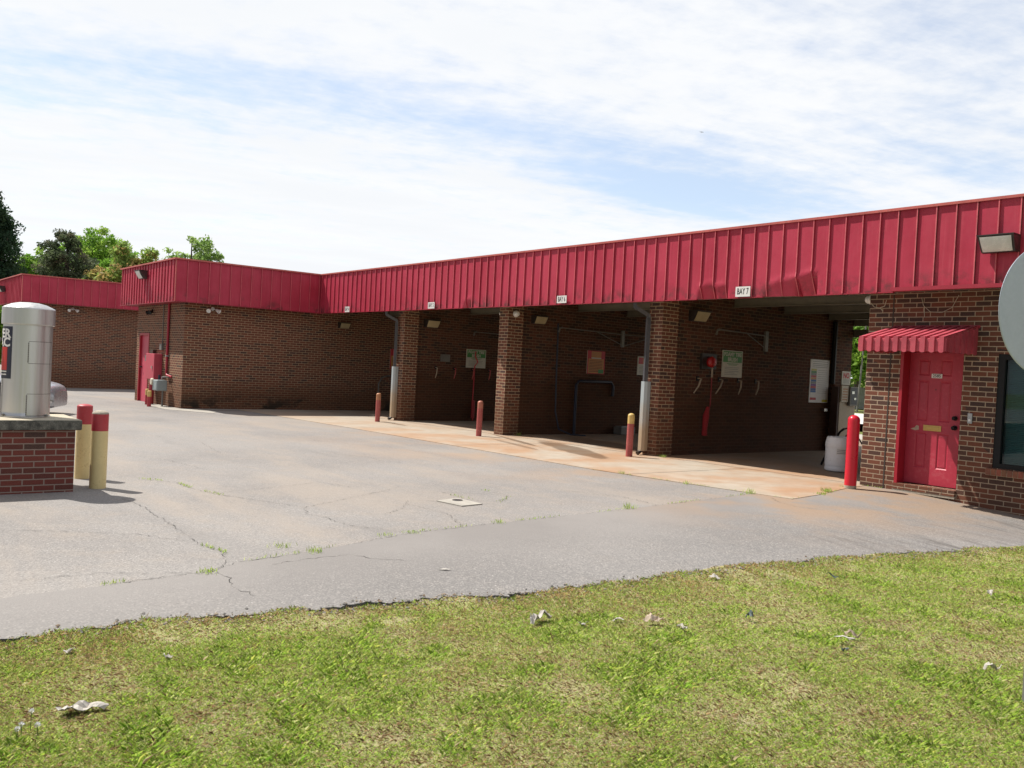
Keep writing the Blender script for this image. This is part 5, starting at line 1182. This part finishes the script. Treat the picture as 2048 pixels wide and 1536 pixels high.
# loose stones and crumbs along the broken asphalt edge
rg = np.random.default_rng(8); n = 3600; yy = rg.uniform(-12.6, -2.6, n); off = rg.normal(.035, .05, n); xx = np.interp(yy, ey, exx) + off; rad = .003 + .010 * rg.random(n) ** 3; zb = np.where(off < 0, np.array([gz(x) for x in xx]) + .004, lz(xx, yy)) + rad * .4
octa = np.array([(1, 0, 0), (-1, 0, 0), (0, 1, 0), (0, -1, 0), (0, 0, 1), (0, 0, -1)], float); fc = [(0, 2, 4), (2, 1, 4), (1, 3, 4), (3, 0, 4), (2, 0, 5), (1, 2, 5), (3, 1, 5), (0, 3, 5)]
Vv = np.stack([xx, yy, zb], 1)[:, None, :] + octa[None] * rad[:, None, None] * (.6 + .8 * rg.random((n, 6, 1))) * np.array([1, 1, .7]); Vt = Vv[:, np.array(fc).ravel(), :].reshape(-1, 3)
gc = np.array([(.16, .15, .14), (.26, .24, .22), (.34, .28, .21), (.22, .16, .11)])[rg.integers(0, 4, n)]; setting(quads_obj('gravel', Vt, n * 8, np.repeat(gc, 24, 0), leafmat('grit', .0, .9), None, 3), 'stuff')
# weeds in the cracks
pts = []
rw = random.Random(5)
def along(poly, dens, sp):
    for (x0, y0), (x1, y1) in zip(poly, poly[1:]):
        L = math.hypot(x1 - x0, y1 - y0)
        for _ in range(int(L * dens)):
            f = rw.random()
            if math.sin((x0 + (x1 - x0) * f) * 9 + (y0 + (y1 - y0) * f) * 6) > -.1: pts.append((x0 + (x1 - x0) * f + rw.gauss(0, sp), y0 + (y1 - y0) * f + rw.gauss(0, sp), .02))
along(WEED[2:], 55, .010); along(CR[0], 150, .012); along(CR[4], 110, .012); along([(-2.77, -2.84), (.56, -2.56), (.45, -1.8), (.2, -.75)], 40, .010); along([(.0, 0), (.36, -.02)], 100, .015); along(CR[11], 45, .02)
for cx_, cy_, nn, hh in [(.30, -5.22, 45, .055), (.44, -7.16, 30, .03), (.53, -8.19, 40, .018), (.55, -8.45, 30, .018), (.30, -1.37, 90, .05), (.42, -1.7, 50, .03), (.0, -2.67, 40, .06), (-1.0, -2.75, 30, .04), (-2.2, -2.78, 30, .04), (-3.9, .0, 50, .05), (-8.55, .32, 40, .07), (.9, -9.26, 40, .03), (.62, -9.42, 40, .03), (1.2, -10.2, 30, .02), (1.17, -10.15, 30, .02), (.12, -.55, 60, .03)]:
    pts += [(cx_ + rw.gauss(0, .035), cy_ + rw.gauss(0, .035), hh) for _ in range(nn)]
A_ = np.array(pts); n = len(A_); r = np.random.default_rng(77); az = r.uniform(0, 6.28, n); h = A_[:, 2] * (.5 + r.random(n)); z = np.array([gz(x) for x in A_[:, 0]]) + .006; d2 = np.stack([np.cos(az), np.sin(az)], 1); wd = .004; s2 = np.stack([-d2[:, 1], d2[:, 0]], 1)
P0 = np.stack([A_[:, 0], A_[:, 1], z], 1); T_ = np.stack([A_[:, 0] + d2[:, 0] * h * .6, A_[:, 1] + d2[:, 1] * h * .6, z + h], 1); Mi = (P0 + T_) / 2 + np.array([0, 0, .004]); W3 = np.concatenate([s2 * wd * .5, np.zeros((n, 1))], 1)
V = np.stack([P0 - W3, P0 + W3, Mi + W3, T_, Mi - W3], 1).reshape(-1, 3); col = GREENS[r.integers(0, 4, n)] * (.8 + .4 * r.random((n, 1))); setting(quads_obj('crack_weeds', V, n, np.repeat(col, 5, 0), M_GRASS, None, 5), 'stuff')
# clover heads
for k, (x, y) in enumerate([(3.38, -11.64), (3.45, -11.60), (3.33, -11.60), (3.42, -11.66)]):
    e = empty('clover_flower', 'white clover flower head in the grass at the lower left corner', 'flower', (x, y, lawn_z(x, y)), 'white clover flowers'); hh = .055 + .012 * (k % 3); z = lawn_z(x, y)
    MB().tube([(x, y, z), (x + .006, y, z + hh)], .0015, paint('clover_stem', (.10, .16, .03), .6), 5).build('stem', e)
    fl = MB(); rr = random.Random(k)
    for _ in range(60):
        v = Vector((rr.gauss(0, 1), rr.gauss(0, 1), abs(rr.gauss(0, 1)) - .3)).normalized(); c_ = Vector((x + .006, y, z + hh)) + v * .006; t2 = v.orthogonal().normalized() * .0025; fl.face([c_ - t2, c_ + t2, c_ + v * .008], M_WHITE)
    fl.build('petals', e)

# ------------------------------------------------------------------ litter
def crumple(name, label, x, y, pts_, m, lift=.02, seed=0, group=None, z=None, th=.12):
    """thin crumpled sheet with its own folds: outline polygon refined and displaced"""
    r = random.Random(seed); bm = bmesh.new(); f = bm.faces.new([bm.verts.new((a, b_, 0)) for a, b_ in pts_]); bmesh.ops.triangulate(bm, faces=[f]); bmesh.ops.subdivide_edges(bm, edges=bm.edges[:], cuts=3, use_grid_fill=True)
    for v in bm.verts:
        v.co.z = lift * (1 + th * 8 * (math.sin(v.co.x * 70 + seed) * math.cos(v.co.y * 55 + seed * 2) * .5 + r.uniform(-.25, .25))); v.co.x += r.uniform(-.003, .003); v.co.y += r.uniform(-.003, .003)
    me = bpy.data.meshes.new(name); bm.to_mesh(me); bm.free(); me.materials.append(m); o = bpy.data.objects.new(name, me); COL.objects.link(o); md = o.modifiers.new('thickness', 'SOLIDIFY'); md.thickness = .0015
    o.location = (x, y, (lawn_z(x, y) if z is None else z) + (-.004 if z is None else .004)); return tag(o, label, 'litter', group)
lg = 'litter on the lawn'
def dirs(al_, bt): return [(a * .62 - b_ * .78, a * .78 + b_ * .62) for a, b_ in zip(al_, bt)]
crumple('litter_sheet', 'large flat white and brown torn paper in the front left grass', 3.25, -11.42, dirs([-.085, -.03, .04, .10, .105, .05, .0, -.03, -.06], [-.01, .03, .05, .055, .03, .01, -.03, -.045, -.03]), M_PAPER, .03, 1, lg)
crumple('litter_bag', 'crumpled white plastic rolled in the grass below the broken asphalt edge', 3.13, -8.92, dirs([-.05, -.03, .02, .07, .08, .03, -.02, -.05], [-.04, .03, .07, .085, .05, .02, -.06, -.08]), M_PAPER, .05, 2, lg)
crumple('litter_scrap', 'brownish curled paper scrap on bare soil in mid lawn', 3.55, -8.4, dirs([-.06, -.02, .03, .06, .04, -.01], [.0, .035, .02, -.02, -.01, -.02]), M_PAPERB, .045, 3, lg)
crumple('litter_strip', 'thin twisted white paper strip in mid lawn', 3.70, -8.33, dirs([-.012, .005, .01, .03, .02, .0], [.05, .06, .0, -.06, -.07, -.01]), M_PAPER, .035, 4, lg)
crumple('litter_spoon', 'white disposable spoon bowl lying tilted on the lawn', 4.35, -7.70, dirs([-.055, -.03, .02, .055, .05, .0], [.02, .03, .015, -.02, -.03, -.01]), M_PAPER, .05, 5, lg, th=.04)
crumple('litter_card', 'small dark scrap poking out of the grass below the white spoon', 4.46, -7.88, dirs([-.008, .01, .012, -.004], [.04, .04, -.03, -.03]), M_CARD, .045, 6, lg)
crumple('litter_scrap', 'white curled bottle-cap sized scrap near the sign post', 5.0, -7.36, dirs([-.04, -.01, .03, .05, .0], [.015, .025, .005, -.015, -.01]), M_PAPER, .05, 7, lg)
crumple('litter_scrap', 'pale pebble-like scrap in dry grass at the left asphalt edge', 2.42, -11.28, dirs([-.03, .0, .03, .01], [.0, .02, .0, -.015]), M_PAPER, .03, 8, lg)
crumple('litter_scrap', 'white paper scrap at the asphalt edge in reddish weeds', 2.95, -7.08, dirs([-.04, .0, .04, .01], [.015, .03, -.01, -.02]), M_PAPER, .03, 9, lg)
crumple('litter_scrap', 'small white scrap far up the lawn near the right edge', 4.25, -5.62, dirs([-.02, .0, .03, .0], [.0, .025, .0, -.02]), M_PAPER, .05, 10, lg)
crumple('litter_scrap', 'white torn paper lying on the driveway asphalt', 1.85, -8.72, dirs([-.05, .0, .05, .02], [.0, .02, .015, -.01]), M_PAPER, .008, 11, lg, gz(1.85))
crumple('litter_scrap', 'grey scrap in grass right of the rolled white plastic', 3.36, -8.78, dirs([-.03, .0, .03, .0], [.01, .03, .0, -.02]), M_PAPER, .03, 12, lg)
crumple('litter_scrap', 'pale wrapper pieces below the rolled white plastic', 3.42, -8.55, dirs([-.04, -.01, .04, .0], [.01, .025, .0, -.02]), M_PAPER, .03, 13, lg)
crumple('litter_scrap', 'light grey flake in grass near the left asphalt edge', 2.75, -10.92, dirs([-.025, .0, .03, .0], [.01, .015, .0, -.015]), M_PAPER, .03, 14, lg)
crumple('litter_scrap', 'thin tan stalk-like scrap behind the white spoon', 4.31, -7.57, dirs([-.05, .0, .06, .0], [.02, .012, -.03, -.01]), M_PAPERB, .05, 15, lg)
crumple('litter_card', 'dark twig-like scrap in the upper lawn', 3.3, -6.1, dirs([-.05, .0, .04, .0], [.02, .01, -.03, -.01]), M_CARD, .03, 16, lg)
crumple('litter_card', 'grey and black wrapper in the middle right lawn', 3.74, -7.74, dirs([-.02, .0, .025, .0], [.03, .035, -.02, -.03]), M_CARD, .045, 17, lg)
# distant aircraft high above the roof
pl = empty('airplane', 'tiny airplane in the sky above the red roof', 'airplane', (-258, 300.6, 113.1)); B = Vector((-258, 300.6, 113.1)); fw = Vector((.75, .65, -.05)).normalized()
MB().tube([B - fw * .8, B, B + fw * .9], [.05, .13, .06], M_GALVD, 8).build('fuselage', pl); sdv = fw.cross(Vector((0, 0, 1))).normalized(); w_ = MB(); c0 = B + fw * .15
for s in (-1, 1): w_.tube([c0, c0 + sdv * s * 1.1 - fw * .15], [.09, .04], M_GALVD, 6)
w_.build('wing', pl); MB().tube([B - fw * .7, B - fw * .85 + Vector((0, 0, .4))], [.07, .04], M_GALVD, 6).build('tail_fin', pl)
